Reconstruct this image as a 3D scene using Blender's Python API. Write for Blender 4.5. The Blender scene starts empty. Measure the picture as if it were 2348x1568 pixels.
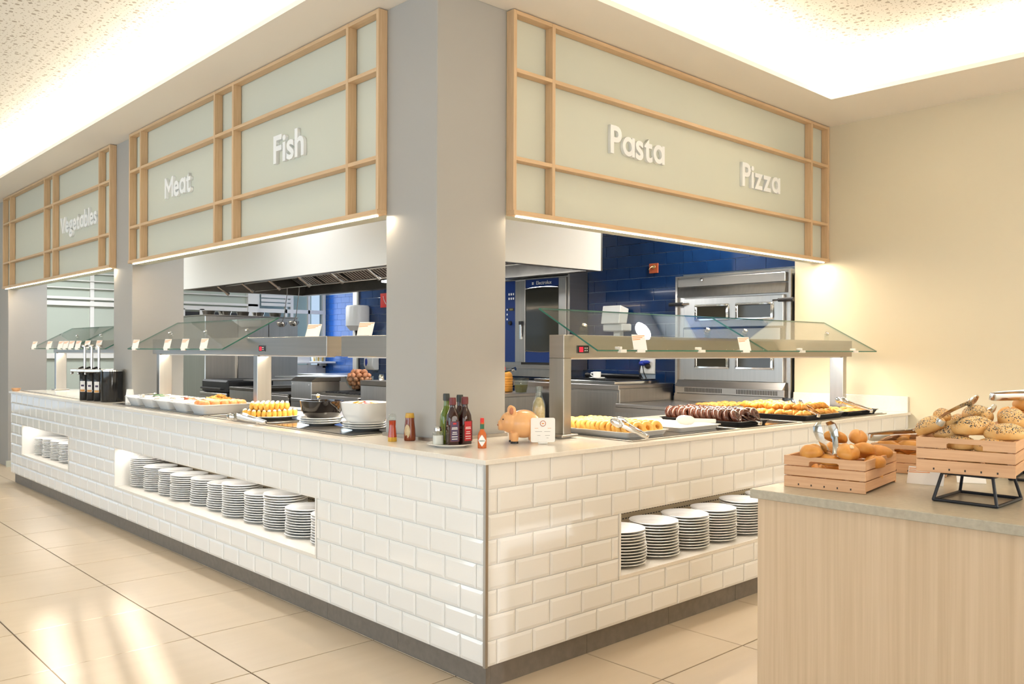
import bpy, bmesh, math, random
from mathutils import Vector, Matrix
random.seed(7)
S = bpy.context.scene
COL = S.collection
PI = math.pi
# ------------------------------------------------------------------ camera
TH = math.atan2(2106, 1968)
cam_d = bpy.data.cameras.new('camera')
cam = bpy.data.objects.new('camera', cam_d); COL.objects.link(cam)
cam_d.sensor_width = 36.0; cam_d.lens = 1968 / 2348 * 36
cam_d.shift_y = 19 / 2348; cam_d.clip_start = 0.05; cam_d.clip_end = 200
cam.matrix_world = (Matrix.Translation((-2.2271, -2.5312, 1.35)) @ Matrix.Rotation(TH - PI/2, 4, 'Z')
                    @ Matrix.Rotation(PI/2, 4, 'X') @ Matrix.Rotation(0.0035, 4, 'Z'))
S.camera = cam
# ------------------------------------------------------------------ colour / exposure
S.view_settings.view_transform = 'Standard'; S.view_settings.look = 'None'
S.view_settings.gamma = 1.0; S.view_settings.exposure = 0.92
S.view_settings.use_curve_mapping = False
cy = S.cycles
cy.max_bounces = 10; cy.diffuse_bounces = 5; cy.glossy_bounces = 5; cy.transmission_bounces = 8
cy.transparent_max_bounces = 12; cy.caustics_reflective = False; cy.caustics_refractive = False
cy.sample_clamp_indirect = 6.0; cy.use_denoising = True
# ------------------------------------------------------------------ sky, sun, lights
W = bpy.data.worlds.new('world'); S.world = W; W.use_nodes = True
bg = W.node_tree.nodes['Background']; bg.inputs[0].default_value = (0.72, 0.86, 1.0, 1); bg.inputs[1].default_value = 0.5

def light(name, kind, loc, direction, energy, color=(1, 1, 1), size=None, spread=None, angle=None):
    d = bpy.data.lights.new(name, kind); d.energy = energy; d.color = color
    if kind == 'AREA':
        d.shape = 'RECTANGLE'; d.size, d.size_y = size
        if spread: d.spread = spread
    if angle: d.angle = angle
    if kind == 'SPOT':
        d.spot_size = spread; d.spot_blend = 0.8; d.shadow_soft_size = 0.04
    o = bpy.data.objects.new(name, d); COL.objects.link(o); o.location = loc
    o.rotation_euler = Vector(direction).to_track_quat('-Z', 'Y').to_euler()
    return o
WARM = (1.0, 0.88, 0.69); WARM2 = (1.0, 0.80, 0.56); COOL = (0.96, 0.98, 1.0); DAY = (0.76, 0.90, 1.0)
el = math.radians(15.6)
light('sun', 'SUN', (-4, -9, 4), (0.23, 1.0, -math.tan(el) * 1.026), 10.0, (1, 0.985, 0.96), angle=0.014)
# daylight entering by the dining room's windows (left wall and back wall)
light('daylight_left', 'AREA', (-6.85, 2.5, 1.6), (1, 0, 0), 132, DAY, (11.0, 2.4))
light('daylight_back', 'AREA', (1.0, -5.85, 1.6), (0, 1, 0), 75, (1, .95, .86), (4.5, 2.2))
light('daylight_back', 'AREA', (-5.0, -5.85, 1.6), (0, 1, 0), 40, (1, .95, .86), (2.6, 2.2))
# cove lighting on the ledge behind the ceiling lip
def cove(x0, x1, y0, y1, e, d):
    lx, ly = abs(x1 - x0), abs(y1 - y0)
    o = light('cove_light', 'AREA', ((x0 + x1) / 2, (y0 + y1) / 2, 3.115), (0, 0, 1), e, WARM, (max(lx, .03), max(ly, .03)))
    o.rotation_euler = (PI, 0, 0)
    return o
COVE = 6.6
cove(-0.02, 0.02, 0.45, 12.9, COVE * 12.5, 0)
cove(0.02, 3.43, 0.35, 0.39, COVE * 3.4, 0)
cove(3.41, 3.45, -5.9, 0.35, COVE * 6.2, 0)
# light lines under the timber lattices
def line(x0, x1, y0, y1, e):
    o = light('lattice_light_line', 'AREA', ((x0 + x1) / 2, (y0 + y1) / 2, 2.022), (0, 0, -1), e, WARM2, (max(abs(x1 - x0), .012), max(abs(y1 - y0), .012)))
    o.rotation_euler = (0, 0, 0)
line(.225, .237, 1.02, 4.5, 18); line(.225, .237, 5.0, 8.5, 18); line(.74, 3.95, .625, .637, 18)
# heat lamps in the gantries
def heat(x0, x1, y0, y1, e):
    o = light('gantry_lamp', 'AREA', ((x0 + x1) / 2, (y0 + y1) / 2, 1.303), (0, 0, -1), e, (1, .86, .66), (abs(x1 - x0), abs(y1 - y0)))
    o.rotation_euler = (0, 0, 0)
heat(.37, .43, 1.95, 4.35, 9); heat(.37, .43, 1.07, 1.6, 4); heat(.37, .43, 5.3, 7.1, 5); heat(.9, 3.85, .37, .43, 17)
# ceiling down lights of the dining room
for x, y in ((-1.4, -.9), (-1.4, 2.0), (-1.4, 5.0), (1.9, -1.3), (-1.4, 8.0), (1.9, -3.6), (-4.5, .5), (-4.5, 5.0), (0.3, -2.2)):
    light('down_light', 'SPOT', (x, y, 3.27), (0, 0, -1), 22, (1, .88, .70), spread=2.2)
# kitchen ceiling panels
for x, y, e in ((3.6, 4.5, 30), (1.0, 4.0, 14), (1.0, 7.5, 30), (3.6, 7.8, 40), (1.8, 10.5, 60), (5.4, 10.0, 34)):
    light('kitchen_ceiling_panel', 'AREA', (x, y, 2.93), (0, 0, -1), e * .55, COOL, (.6, .6))
lo_ = light('kitchen_round_lamp', 'AREA', (3.78, 1.45, 2.93), (0, 0, -1), 22, (1, .95, .86), (.17, .17)); lo_.data.shape = 'DISK'
for a_ in ((.25, 1.29, 4.23), (.25, 5.37, 6.85)):  # fill lights added under the niche tops to brighten the stacked plates
    light('niche_fill_light', 'AREA', (.07, (a_[1] + a_[2]) / 2, .598), (0, 0, -1), 1.1 * (a_[2] - a_[1]), (1, .95, .88), (.02, a_[2] - a_[1])).rotation_euler = (0, 0, 0)
light('niche_fill_light', 'AREA', (1.71, .07, .598), (0, 0, -1), 1.9, (1, .93, .84), (1.78, .02)).rotation_euler = (0, 0, 0)
light('kitchen_window_daylight', 'AREA', (5.7, 12.0, 1.75), (0, -1, 0), 14, (.8, .92, 1), (1.3, 1.5))
light('hood_lamp_light', 'AREA', (2.3, 3.2, 2.1), (0, 0, -1), 18, COOL, (.3, 1.0))

# ------------------------------------------------------------------ materials
def srgb(r, g, b):
    f = lambda c: c / 255 / 12.92 if c / 255 <= .04045 else ((c / 255 + .055) / 1.055) ** 2.4
    return (f(r), f(g), f(b))

def mat(name, col, rough=.5, metal=0., spec=.5, var=None, bump=None, coat=0., emit=None, rvar=None, extra=None, trans=0., ior=1.45, sss=0.):
    m = bpy.data.materials.new(name); m.use_nodes = True
    nt = m.node_tree; N = nt.nodes; L = nt.links; b = N['Principled BSDF']
    b.inputs['Base Color'].default_value = (*col, 1); b.inputs['Roughness'].default_value = rough
    b.inputs['Metallic'].default_value = metal; b.inputs['Specular IOR Level'].default_value = spec
    b.inputs['Coat Weight'].default_value = coat; b.inputs['Transmission Weight'].default_value = trans
    b.inputs['IOR'].default_value = ior
    if sss: b.inputs['Subsurface Weight'].default_value = sss; b.inputs['Subsurface Radius'].default_value = (.02, .01, .005)
    if emit:
        b.inputs['Emission Color'].default_value = (*emit[0], 1); b.inputs['Emission Strength'].default_value = emit[1]
    tc = N.new('ShaderNodeTexCoord'); oi = N.new('ShaderNodeObjectInfo')
    def noise(scale, stretch, detail=4):
        add = N.new('ShaderNodeVectorMath'); add.operation = 'ADD'
        mul = N.new('ShaderNodeMath'); mul.operation = 'MULTIPLY'; mul.inputs[1].default_value = 37.
        L.new(oi.outputs['Random'], mul.inputs[0]); L.new(tc.outputs['Object'], add.inputs[0]); L.new(mul.outputs[0], add.inputs[1])
        mp = N.new('ShaderNodeMapping'); mp.inputs['Scale'].default_value = stretch
        L.new(add.outputs[0], mp.inputs[0])
        n = N.new('ShaderNodeTexNoise'); n.inputs['Scale'].default_value = scale; n.inputs['Detail'].default_value = detail
        L.new(mp.outputs[0], n.inputs['Vector']); return n
    if var:   # (scale, stretch, second colour, amount)
        n = noise(var[0], var[1]); r = N.new('ShaderNodeValToRGB')
        r.color_ramp.elements[0].position = .28; r.color_ramp.elements[1].position = .72
        r.color_ramp.elements[0].color = (*var[2], 1); r.color_ramp.elements[1].color = (*col, 1)
        L.new(n.outputs[0], r.inputs[0]); L.new(r.outputs[0], b.inputs['Base Color'])
    if rvar:  # (scale, stretch, r0, r1)
        n = noise(rvar[0], rvar[1]); mr = N.new('ShaderNodeMapRange')
        mr.inputs['From Min'].default_value = .3; mr.inputs['From Max'].default_value = .7
        mr.inputs['To Min'].default_value = rvar[2]; mr.inputs['To Max'].default_value = rvar[3]
        L.new(n.outputs[0], mr.inputs[0]); L.new(mr.outputs[0], b.inputs['Roughness'])
    if bump:  # (scale, stretch, strength, distance)
        n = noise(bump[0], bump[1]); bm_ = N.new('ShaderNodeBump')
        bm_.inputs['Strength'].default_value = bump[2]; bm_.inputs['Distance'].default_value = bump[3]
        L.new(n.outputs[0], bm_.inputs['Height']); L.new(bm_.outputs[0], b.inputs['Normal'])
    if extra: extra(nt, N, L, b, tc)
    return m

def glass_mat(name, tint, refl=1.0):
    m = bpy.data.materials.new(name); m.use_nodes = True
    nt = m.node_tree; N = nt.nodes; L = nt.links; N.remove(N['Principled BSDF'])
    out = N['Material Output']; t = N.new('ShaderNodeBsdfTransparent'); t.inputs[0].default_value = (*tint, 1)
    g = N.new('ShaderNodeBsdfGlossy'); g.inputs['Roughness'].default_value = .01
    lw = N.new('ShaderNodeLayerWeight'); lw.inputs[0].default_value = .5
    pw = N.new('ShaderNodeMath'); pw.operation = 'POWER'; pw.inputs[1].default_value = 5.; L.new(lw.outputs['Facing'], pw.inputs[0])
    fr = N.new('ShaderNodeMath'); fr.operation = 'MULTIPLY_ADD'; fr.inputs[1].default_value = .9 * refl; fr.inputs[2].default_value = .05 * refl; L.new(pw.outputs[0], fr.inputs[0])
    mx = N.new('ShaderNodeMixShader'); L.new(fr.outputs[0], mx.inputs[0]); L.new(t.outputs[0], mx.inputs[1]); L.new(g.outputs[0], mx.inputs[2])
    L.new(mx.outputs[0], out.inputs[0]); return m

def dots(scale, thr, dark):
    # scattered round perforations, two sizes
    def f(nt, N, L, b, tc):
        col = tuple(b.inputs['Base Color'].default_value)
        prev = None
        for sc, th in ((scale, thr), (scale * 2.1, thr * .85)):
            v = N.new('ShaderNodeTexVoronoi'); v.voronoi_dimensions = '2D'; v.inputs['Scale'].default_value = sc
            v.inputs['Randomness'].default_value = .75
            L.new(tc.outputs['Object'], v.inputs['Vector'])
            sp = N.new('ShaderNodeSeparateColor'); L.new(v.outputs['Color'], sp.inputs[0])
            mu = N.new('ShaderNodeMath'); mu.operation = 'MULTIPLY'; mu.inputs[1].default_value = th; L.new(sp.outputs[0], mu.inputs[0])
            lt = N.new('ShaderNodeMath'); lt.operation = 'LESS_THAN'; L.new(v.outputs['Distance'], lt.inputs[0]); L.new(mu.outputs[0], lt.inputs[1])
            if prev is None: prev = lt
            else:
                mxx = N.new('ShaderNodeMath'); mxx.operation = 'MAXIMUM'; L.new(prev.outputs[0], mxx.inputs[0]); L.new(lt.outputs[0], mxx.inputs[1]); prev = mxx
        mix = N.new('ShaderNodeMix'); mix.data_type = 'RGBA'
        mix.inputs['A'].default_value = col; mix.inputs['B'].default_value = (*dark, 1)
        L.new(prev.outputs[0], mix.inputs['Factor']); L.new(mix.outputs['Result'], b.inputs['Base Color'])
    return f

def seeds(nt, N, L, b, tc):
    # poppy and sesame seeds gathered on a bread roll's upper crust
    v = N.new('ShaderNodeTexVoronoi'); v.inputs['Scale'].default_value = 430
    L.new(tc.outputs['Object'], v.inputs['Vector'])
    sp = N.new('ShaderNodeSeparateXYZ'); L.new(tc.outputs['Object'], sp.inputs[0])
    n = N.new('ShaderNodeTexNoise'); n.inputs['Scale'].default_value = 30; L.new(tc.outputs['Object'], n.inputs['Vector'])
    mr = N.new('ShaderNodeMapRange'); mr.inputs['From Min'].default_value = .002; mr.inputs['From Max'].default_value = .018
    mr.inputs['To Min'].default_value = 0; mr.inputs['To Max'].default_value = .95; L.new(sp.outputs[2], mr.inputs[0])
    ad = N.new('ShaderNodeMath'); ad.operation = 'MULTIPLY'; L.new(mr.outputs[0], ad.inputs[0]); L.new(n.outputs[0], ad.inputs[1])
    sc = N.new('ShaderNodeSeparateColor'); L.new(v.outputs['Color'], sc.inputs[0])
    lt = N.new('ShaderNodeMath'); lt.operation = 'LESS_THAN'; L.new(sc.outputs[0], lt.inputs[0]); L.new(ad.outputs[0], lt.inputs[1])
    sm = N.new('ShaderNodeMath'); sm.operation = 'GREATER_THAN'; sm.inputs[1].default_value = .35; L.new(sc.outputs[1], sm.inputs[0])
    seedc = N.new('ShaderNodeMix'); seedc.data_type = 'RGBA'; seedc.inputs['A'].default_value = (.62, .5, .32, 1); seedc.inputs['B'].default_value = (.03, .03, .035, 1)
    L.new(sm.outputs[0], seedc.inputs['Factor'])
    mix = N.new('ShaderNodeMix'); mix.data_type = 'RGBA'; L.new(lt.outputs[0], mix.inputs['Factor'])
    src = b.inputs['Base Color'].links[0].from_socket
    L.new(src, mix.inputs['A']); L.new(seedc.outputs['Result'], mix.inputs['B']); L.new(mix.outputs['Result'], b.inputs['Base Color'])

def wood(name, c1, c2, axis=2, scale=9., rough=.45):
    st = [14., 14., 14.]; st[axis] = .7
    return mat(name, c1, rough, var=(scale, tuple(st), c2), bump=(scale * 2, tuple(st), .08, .002))

M = {}
M['tile'] = mat('white_glazed_tile', (.80, .795, .785), .07, coat=.4)
M['grout'] = mat('pale_grout', (.82, .81, .79), .7)
M['daylitblue'] = mat('daylit_blue_glazed_tile', (.010, .095, .40), .28, var=(6., (1, 1, 1), (.008, .075, .33)))  # brighter blue than the navy tile, with window daylight put into the colour
M['olives'] = mat('dark_olives', (.10, .095, .035), .3)
M['navy'] = mat('navy_glazed_tile', (.008, .036, .125), .10, var=(6., (1, 1, 1), (.006, .026, .095)), coat=.3)
M['bluegrout'] = mat('light_blue_grout', (.42, .50, .60), .8)
M['stone'] = mat('cream_quartz', (.78, .745, .69), .16, var=(90., (1, 1, 1), (.74, .70, .64)))
M['paint'] = mat('greige_paint', (.378, .370, .352), .62, bump=(160., (1, 1, 1), .04, .002))
M['cream'] = mat('cream_paint', (.66, .60, .46), .6, bump=(120., (1, 1, 1), .04, .002))
M['panel'] = mat('pale_sage_panel', (.60, .62, .54), .55)
M['ceil'] = mat('ceiling_paint', (.83, .80, .755), .85)
M['perf'] = mat('perforated_ceiling', (.80, .785, .74), .85, extra=dots(19., .25, (.42, .38, .33)))
M['white'] = mat('white_paint', (.82, .81, .78), .4)
M['whiteplastic'] = mat('white_plastic', (.80, .79, .76), .3)
M['floor'] = mat('beige_porcelain_tile', (.565, .468, .350), .30, var=(3.5, (.5, 4.5, 1), (.535, .44, .325)))
M['fgrout'] = mat('brown_floor_grout', (.30, .22, .16), .8)
M['plinth'] = mat('taupe_plinth_tile', (.20, .175, .15), .45, var=(30., (1, 1, 1), (.16, .14, .12)))
M['plinth2'] = M['plinth']
M['oak'] = wood('oak_vertical', srgb(214, 184, 148), srgb(200, 168, 130), 2)
M['oakx'] = wood('oak_along_x', srgb(214, 184, 148), srgb(200, 168, 130), 0)
M['oaky'] = wood('oak_along_y', srgb(214, 184, 148), srgb(200, 168, 130), 1)
M['letter'] = mat('white_acrylic_letter', (.86, .88, .90), .35)
M['steel'] = mat('brushed_steel', (.47, .46, .44), .3, 1., var=(5., (8, 8, .3), (.42, .41, .395)))
M['steelh'] = mat('brushed_steel_horizontal', (.46, .43, .395), .3, 1., var=(5., (.3, .3, 12), (.42, .39, .36)))
M['chrome'] = mat('polished_steel', (.72, .71, .69), .12, 1.)
M['darksteel'] = mat('greasy_steel', (.22, .20, .175), .42, 1., var=(4., (1, 1, 1), (.13, .12, .105)))
M['black'] = mat('black_gloss', (.012, .012, .013), .12)
M['blackmat'] = mat('black_matt', (.018, .018, .02), .5)
M['iron'] = mat('black_powder_coat', (.012, .014, .02), .4)
M['hotplate'] = mat('grey_glass_hotplate', (.07, .065, .06), .1)
M['porcelain'] = mat('white_porcelain', (.84, .83, .81), .1, coat=.3)
M['glass'] = glass_mat('guard_glass', (.965, .985, .965))
M['glassedge'] = mat('green_glass_edge', (.03, .16, .12), .15, emit=((.05, .3, .22), .0))
M['clear'] = glass_mat('clear_glass', (.93, .95, .93))
M['led'] = mat('led_strip', (1, 1, 1), .5, emit=((1, .82, .55), 9.))
M['lamp'] = mat('fluorescent_tube', (1, 1, 1), .5, emit=((.95, .98, 1), 6.))
M['redled'] = mat('red_display', (.4, .0, .0), .4, emit=((1, .01, .03), 1.2))
M['card'] = mat('white_card', (.84, .83, .81), .6)
M['orange'] = mat('orange_print', (.80, .33, .12), .6)
M['redp'] = mat('red_plastic', (.62, .02, .012), .3)
M['donut'] = mat('yellow_glazed_dough', (.80, .50, .14), .3, var=(40., (1, 1, 1), (.72, .38, .07)))
M['choc'] = mat('dark_chocolate', (.075, .022, .012), .16, coat=.3)
M['crust'] = mat('golden_pastry', (.72, .36, .075), .35, var=(45., (1, 1, 1), (.50, .20, .03)))
M['bread'] = mat('bread_crust', (.72, .35, .085), .42, var=(22., (1, 1, 1), (.56, .22, .035)), bump=(60., (1, 1, 1), .25, .003))
M['seedbread'] = mat('seeded_bread_crust', (.76, .49, .20), .5, var=(16., (1, 1, 1), (.62, .30, .07)), bump=(120., (1, 1, 1), .3, .003), extra=seeds)
M['flour'] = mat('pale_crumb', (.78, .62, .40), .7)
M['sugar'] = mat('icing_sugar', (.87, .84, .78), .7, bump=(60., (1, 1, 1), .3, .004))
M['yellow'] = mat('egg_yellow', (.82, .52, .12), .4, var=(50., (1, 1, 1), (.80, .42, .06)))
M['peach'] = mat('peach_food', (.78, .36, .16), .4, var=(30., (1, 1, 1), (.66, .22, .07)))
M['creamfood'] = mat('cream_sauce', (.85, .80, .70), .35)
M['eggshell'] = mat('brown_eggshell', (.47, .20, .095), .4)
M['beech'] = wood('beech_along_x', srgb(212, 168, 128), srgb(196, 150, 110), 0, 8.)
M['beechy'] = wood('beech_along_y', srgb(212, 168, 128), srgb(196, 150, 110), 1, 8.)
M['island'] = mat('oak_laminate', (.63, .485, .335), .5, var=(8., (9, 9, .2), (.52, .385, .25)), bump=(30., (9, 9, .3), .05, .001))
M['istone'] = mat('speckled_sand_stone', (.44, .395, .31), .3, var=(60., (1, 1, 1), (.36, .32, .245)), bump=(120., (1, 1, 1), .06, .001))
M['istoneedge'] = M['istone']
M['niche'] = mat('niche_laminate', (.80, .78, .74), .5)
M['mesh'] = mat('perforated_metal_beige', (.48, .38, .24), .45, .6)
M['slot'] = mat('dark_slot', (.03, .025, .02), .7)
M['ovenblue'] = mat('oven_blue_enamel', (.008, .03, .14), .25)
M['ovenglass'] = mat('dark_oven_glass', (.035, .033, .025), .06)
M['oil'] = mat('green_bottle', (.10, .15, .012), .06, coat=.5)
M['vinegar'] = mat('dark_vinegar', (.03, .008, .006), .06, coat=.5)
M['honey'] = mat('honey_amber', (.20, .035, .008), .08, coat=.5)
M['syrup'] = mat('red_amber_syrup', (.36, .035, .008), .08, coat=.5)
M['gold'] = mat('gold_cap', (.55, .31, .03), .3)
M['labelg'] = mat('green_label', (.06, .16, .07), .5)
M['labely'] = mat('yellow_label_rim', (.55, .50, .12), .5)
M['labelp'] = mat('purple_label', (.07, .045, .10), .5)
M['labelr'] = mat('red_label', (.45, .02, .03), .5)
M['capdark'] = mat('dark_cap', (.03, .035, .03), .4)
M['capmaroon'] = mat('maroon_cap', (.14, .02, .02), .4)
M['greenseal'] = mat('green_seal', (.02, .12, .06), .4)
M['hotsauce'] = mat('orange_red_sauce', (.52, .12, .025), .15)
M['salt'] = mat('white_salt', (.80, .80, .80), .6)
M['pig'] = mat('peach_ceramic', (.78, .43, .19), .28, coat=.3)
M['pigear'] = mat('brown_ear_lining', (.48, .18, .09), .4)
M['grainb'] = mat('pale_corn_in_glass', (.70, .58, .36), .25, var=(70., (1, 1, 1), (.55, .42, .22)))
M['oiljug'] = mat('amber_oil', (.70, .31, .05), .25)
M['winglass'] = glass_mat('window_glass', (.93, .97, 1.0))
M['palewall'] = mat('pale_green_wall', (.50, .55, .48), .45)
M['bowlblack'] = mat('black_ceramic', (.010, .008, .008), .08, coat=.5)
M['rust'] = mat('terracotta_plate', (.42, .09, .03), .5)
M['blueplug'] = mat('blue_plug', (.01, .03, .30), .35)
M['brass'] = mat('brass', (.75, .55, .25), .3, 1.)

# ------------------------------------------------------------------ mesh builder
class MB:
    def __init__(s): s.v = []; s.f = []; s.mi = []
    def add(s, vs, fs, m=0):
        o = len(s.v); s.v += [tuple(p) for p in vs]; s.f += [tuple(i + o for i in f) for f in fs]; s.mi += [m] * len(fs); return s
    def box(s, x0, x1, y0, y1, z0, z1, m=0):
        v = [(x0, y0, z0), (x1, y0, z0), (x1, y1, z0), (x0, y1, z0), (x0, y0, z1), (x1, y0, z1), (x1, y1, z1), (x0, y1, z1)]
        return s.add(v, [(3, 2, 1, 0), (4, 5, 6, 7), (0, 1, 5, 4), (1, 2, 6, 5), (2, 3, 7, 6), (3, 0, 4, 7)], m)
    def prism(s, poly, h0, h1, axis='z', m=0):
        # extrude a 2D polygon along an axis
        n = len(poly)
        def P(a, b, h): return {'z': (a, b, h), 'y': (a, h, b), 'x': (h, a, b)}[axis]
        v = [P(a, b, h0) for a, b in poly] + [P(a, b, h1) for a, b in poly]
        f = [tuple(range(n))[::-1], tuple(range(n, 2 * n))] + [(i, (i + 1) % n, n + (i + 1) % n, n + i) for i in range(n)]
        return s.add(v, f, m)
    def lathe(s, prof, n=24, c=(0, 0, 0), m=0, sx=1., sy=1.):
        v = []; f = []
        for r, z in prof:
            for k in range(n):
                a = 2 * PI * k / n; v.append((c[0] + r * math.cos(a) * sx, c[1] + r * math.sin(a) * sy, c[2] + z))
        for i in range(len(prof) - 1):
            for k in range(n):
                a, b = i * n + k, i * n + (k + 1) % n; f.append((a, b, b + n, a + n))
        if prof[0][0] > 1e-6: f.append(tuple(range(n))[::-1])
        if prof[-1][0] > 1e-6: f.append(tuple((len(prof) - 1) * n + k for k in range(n)))
        return s.add(v, f, m)
    def tube(s, pts, r, n=8, m=0, flat=1.):
        pts = [Vector(p) for p in pts]; rr = r if isinstance(r, (list, tuple)) else [r] * len(pts); v = []; f = []
        up = Vector((0, 0, 1))
        for i, p in enumerate(pts):
            t = (pts[min(i + 1, len(pts) - 1)] - pts[max(i - 1, 0)]).normalized()
            a = t.cross(up)
            if a.length < .05: a = t.cross(Vector((1, 0, 0)))
            a.normalize(); b = a.cross(t).normalized()
            for k in range(n):
                q = 2 * PI * k / n; v.append(tuple(p + a * math.cos(q) * rr[i] + b * math.sin(q) * rr[i] * flat))
        for i in range(len(pts) - 1):
            for k in range(n):
                x, y = i * n + k, i * n + (k + 1) % n; f.append((x, y, y + n, x + n))
        f.append(tuple(range(n))[::-1]); f.append(tuple((len(pts) - 1) * n + k for k in range(n)))
        return s.add(v, f, m)
    def blob(s, rx, ry, rz, c=(0, 0, 0), nu=16, nv=10, fn=None, m=0):
        v = [(0, 0, -1)]; f = []
        for i in range(1, nv):
            ph = -PI / 2 + PI * i / nv
            for k in range(nu):
                a = 2 * PI * k / nu; v.append((math.cos(ph) * math.cos(a), math.cos(ph) * math.sin(a), math.sin(ph)))
        v.append((0, 0, 1)); top = len(v) - 1
        for k in range(nu): f.append((0, 1 + (k + 1) % nu, 1 + k)); f.append((top, top - nu + k, top - nu + (k + 1) % nu))
        for i in range(nv - 2):
            for k in range(nu):
                a, b = 1 + i * nu + k, 1 + i * nu + (k + 1) % nu; f.append((a, b, b + nu, a + nu))
        o = []
        for p in v:
            q = fn(Vector(p)) if fn else Vector(p)
            o.append((c[0] + q[0] * rx, c[1] + q[1] * ry, c[2] + q[2] * rz))
        return s.add(o, f, m)
    def torus(s, R, r, nR=20, nr=10, m=0, c=(0, 0, 0)):
        v = []; f = []
        for i in range(nR):
            a = 2 * PI * i / nR
            for k in range(nr):
                b = 2 * PI * k / nr; q = R + r * math.cos(b); v.append((c[0] + q * math.cos(a), c[1] + q * math.sin(a), c[2] + r * math.sin(b)))
        for i in range(nR):
            for k in range(nr):
                f.append((i * nr + k, ((i + 1) % nR) * nr + k, ((i + 1) % nR) * nr + (k + 1) % nr, i * nr + (k + 1) % nr))
        return s.add(v, f, m)
    def xf(s, mtx):
        s.v = [tuple(mtx @ Vector(p)) for p in s.v]; return s
    def mesh(s, name, mats, bevel=0, seg=1, smooth=True, ang=35):
        me = bpy.data.meshes.new(name); me.from_pydata(s.v, [], s.f)
        for m in (mats if isinstance(mats, (list, tuple)) else [mats]): me.materials.append(M[m] if isinstance(m, str) else m)
        me.polygons.foreach_set('material_index', s.mi)
        if bevel:
            bm = bmesh.new(); bm.from_mesh(me); bmesh.ops.remove_doubles(bm, verts=bm.verts, dist=1e-6)
            es = [e for e in bm.edges if len(e.link_faces) == 2 and e.calc_face_angle(0) > .6]
            bmesh.ops.bevel(bm, geom=es, offset=bevel, segments=seg, affect='EDGES', clamp_overlap=True)
            bm.to_mesh(me); bm.free()
        if smooth:
            me.polygons.foreach_set('use_smooth', [True] * len(me.polygons)); me.set_sharp_from_angle(angle=math.radians(ang))
        me.update(); return me
    def build(s, name, mats, parent=None, off=None, **kw):
        # off: the geometry was written in world coordinates, parent sits at off
        if off is None and parent is not None and parent.get('_w'): off = parent.location
        if off is not None: s.v = [(a - off[0], b - off[1], c - off[2]) for a, b, c in s.v]
        return link(name, s.mesh(name, mats, **kw), parent)

def link(name, me, parent=None, loc=None, rot=None):
    o = bpy.data.objects.new(name, me); COL.objects.link(o)
    if parent: o.parent = parent
    if loc: o.location = loc
    if rot: o.rotation_euler = rot
    return o
def tag(o, label=None, cat=None, group=None, kind=None):
    if label: o['label'] = label
    if cat: o['category'] = cat
    if group: o['group'] = group
    if kind: o['kind'] = kind
    return o
def thing(name, label, cat, loc=(0, 0, 0), rot=None, group=None, world=False):
    o = bpy.data.objects.new(name, None); COL.objects.link(o); o.location = loc; o.empty_display_size = .05
    if rot is not None: o.rotation_euler = (0, 0, rot) if isinstance(rot, (int, float)) else rot
    if world: o['_w'] = 1
    return tag(o, label, cat, group)
def solo(name, me, label, cat, loc, rot=None, group=None):
    o = link(name, me, None, loc, rot if rot is None or not isinstance(rot, (int, float)) else (0, 0, rot)); return tag(o, label, cat, group)
def struct(name, mb, m, **kw):
    o = mb.build(name, m, None, **kw); o['kind'] = 'structure'; return o
def B(*a): return MB().box(*a)
def dup(root, loc, rot=None, label=None, group=None):
    c = root.copy(); COL.objects.link(c); c.location = loc
    if rot is not None: c.rotation_euler = (0, 0, rot) if isinstance(rot, (int, float)) else rot
    if label: c['label'] = label
    if group: c['group'] = group
    for ch in [o for o in root.children]:
        d = ch.copy(); COL.objects.link(d); d.parent = c
        for g in [o for o in ch.children]:
            e = g.copy(); COL.objects.link(e); e.parent = d
    return c
ORD = ['first', 'second', 'third', 'fourth', 'fifth', 'sixth', 'seventh', 'eighth', 'ninth', 'tenth', 'eleventh', 'twelfth']

# ================================================================== ROOM SHELL
CZ = 3.06; UZ = 3.30
fl = struct('floor', B(-7.2, 6.8, -6.2, 13.2, -.12, -.006), 'fgrout', smooth=False)
ftile = MB().box(-.2985, .2985, -.2985, .2985, -.005, 0).mesh('floor_tile', 'floor', bevel=.0012, smooth=False)
for i in range(-11, 8):
    for j in range(-9, 23):
        x0, y0 = .032 + .603 * i, .225 + .603 * j
        if x0 > .7 and y0 > 1.3: continue
        link('floor_tile', ftile, fl, (x0 + .3, y0 + .3, 0))
wr = struct('wall_right', B(4.0, 4.25, -6.2, .88, 0, CZ), 'cream', smooth=False)
struct('wall_corner_pillar', B(.26, .70, .65, 1.06, .92, CZ), 'paint', bevel=.003)
struct('wall_middle_pier', B(.26, .68, 4.62, 5.05, .92, CZ), 'paint', bevel=.003)
struct('wall_end_pier', B(.26, .66, 8.55, 8.95, 0, CZ), 'paint', bevel=.003)
struct('wall_front_left', MB().box(.262, .36, 1.06, 4.62, 2.03, CZ).box(.262, .36, 5.05, 8.55, 2.03, CZ), 'panel', smooth=False)
struct('wall_front_right', B(.70, 4.0, .652, .75, 2.03, CZ), 'panel', smooth=False)
struct('trim_1', MB().box(.240, .262, .63, 1.06, .92, .936).box(.262, .70, .63, .652, .92, .936), 'steelh')
struct('baseboard_end', B(.24, .66, 8.53, 8.55, 0, .07), 'panel')
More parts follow.
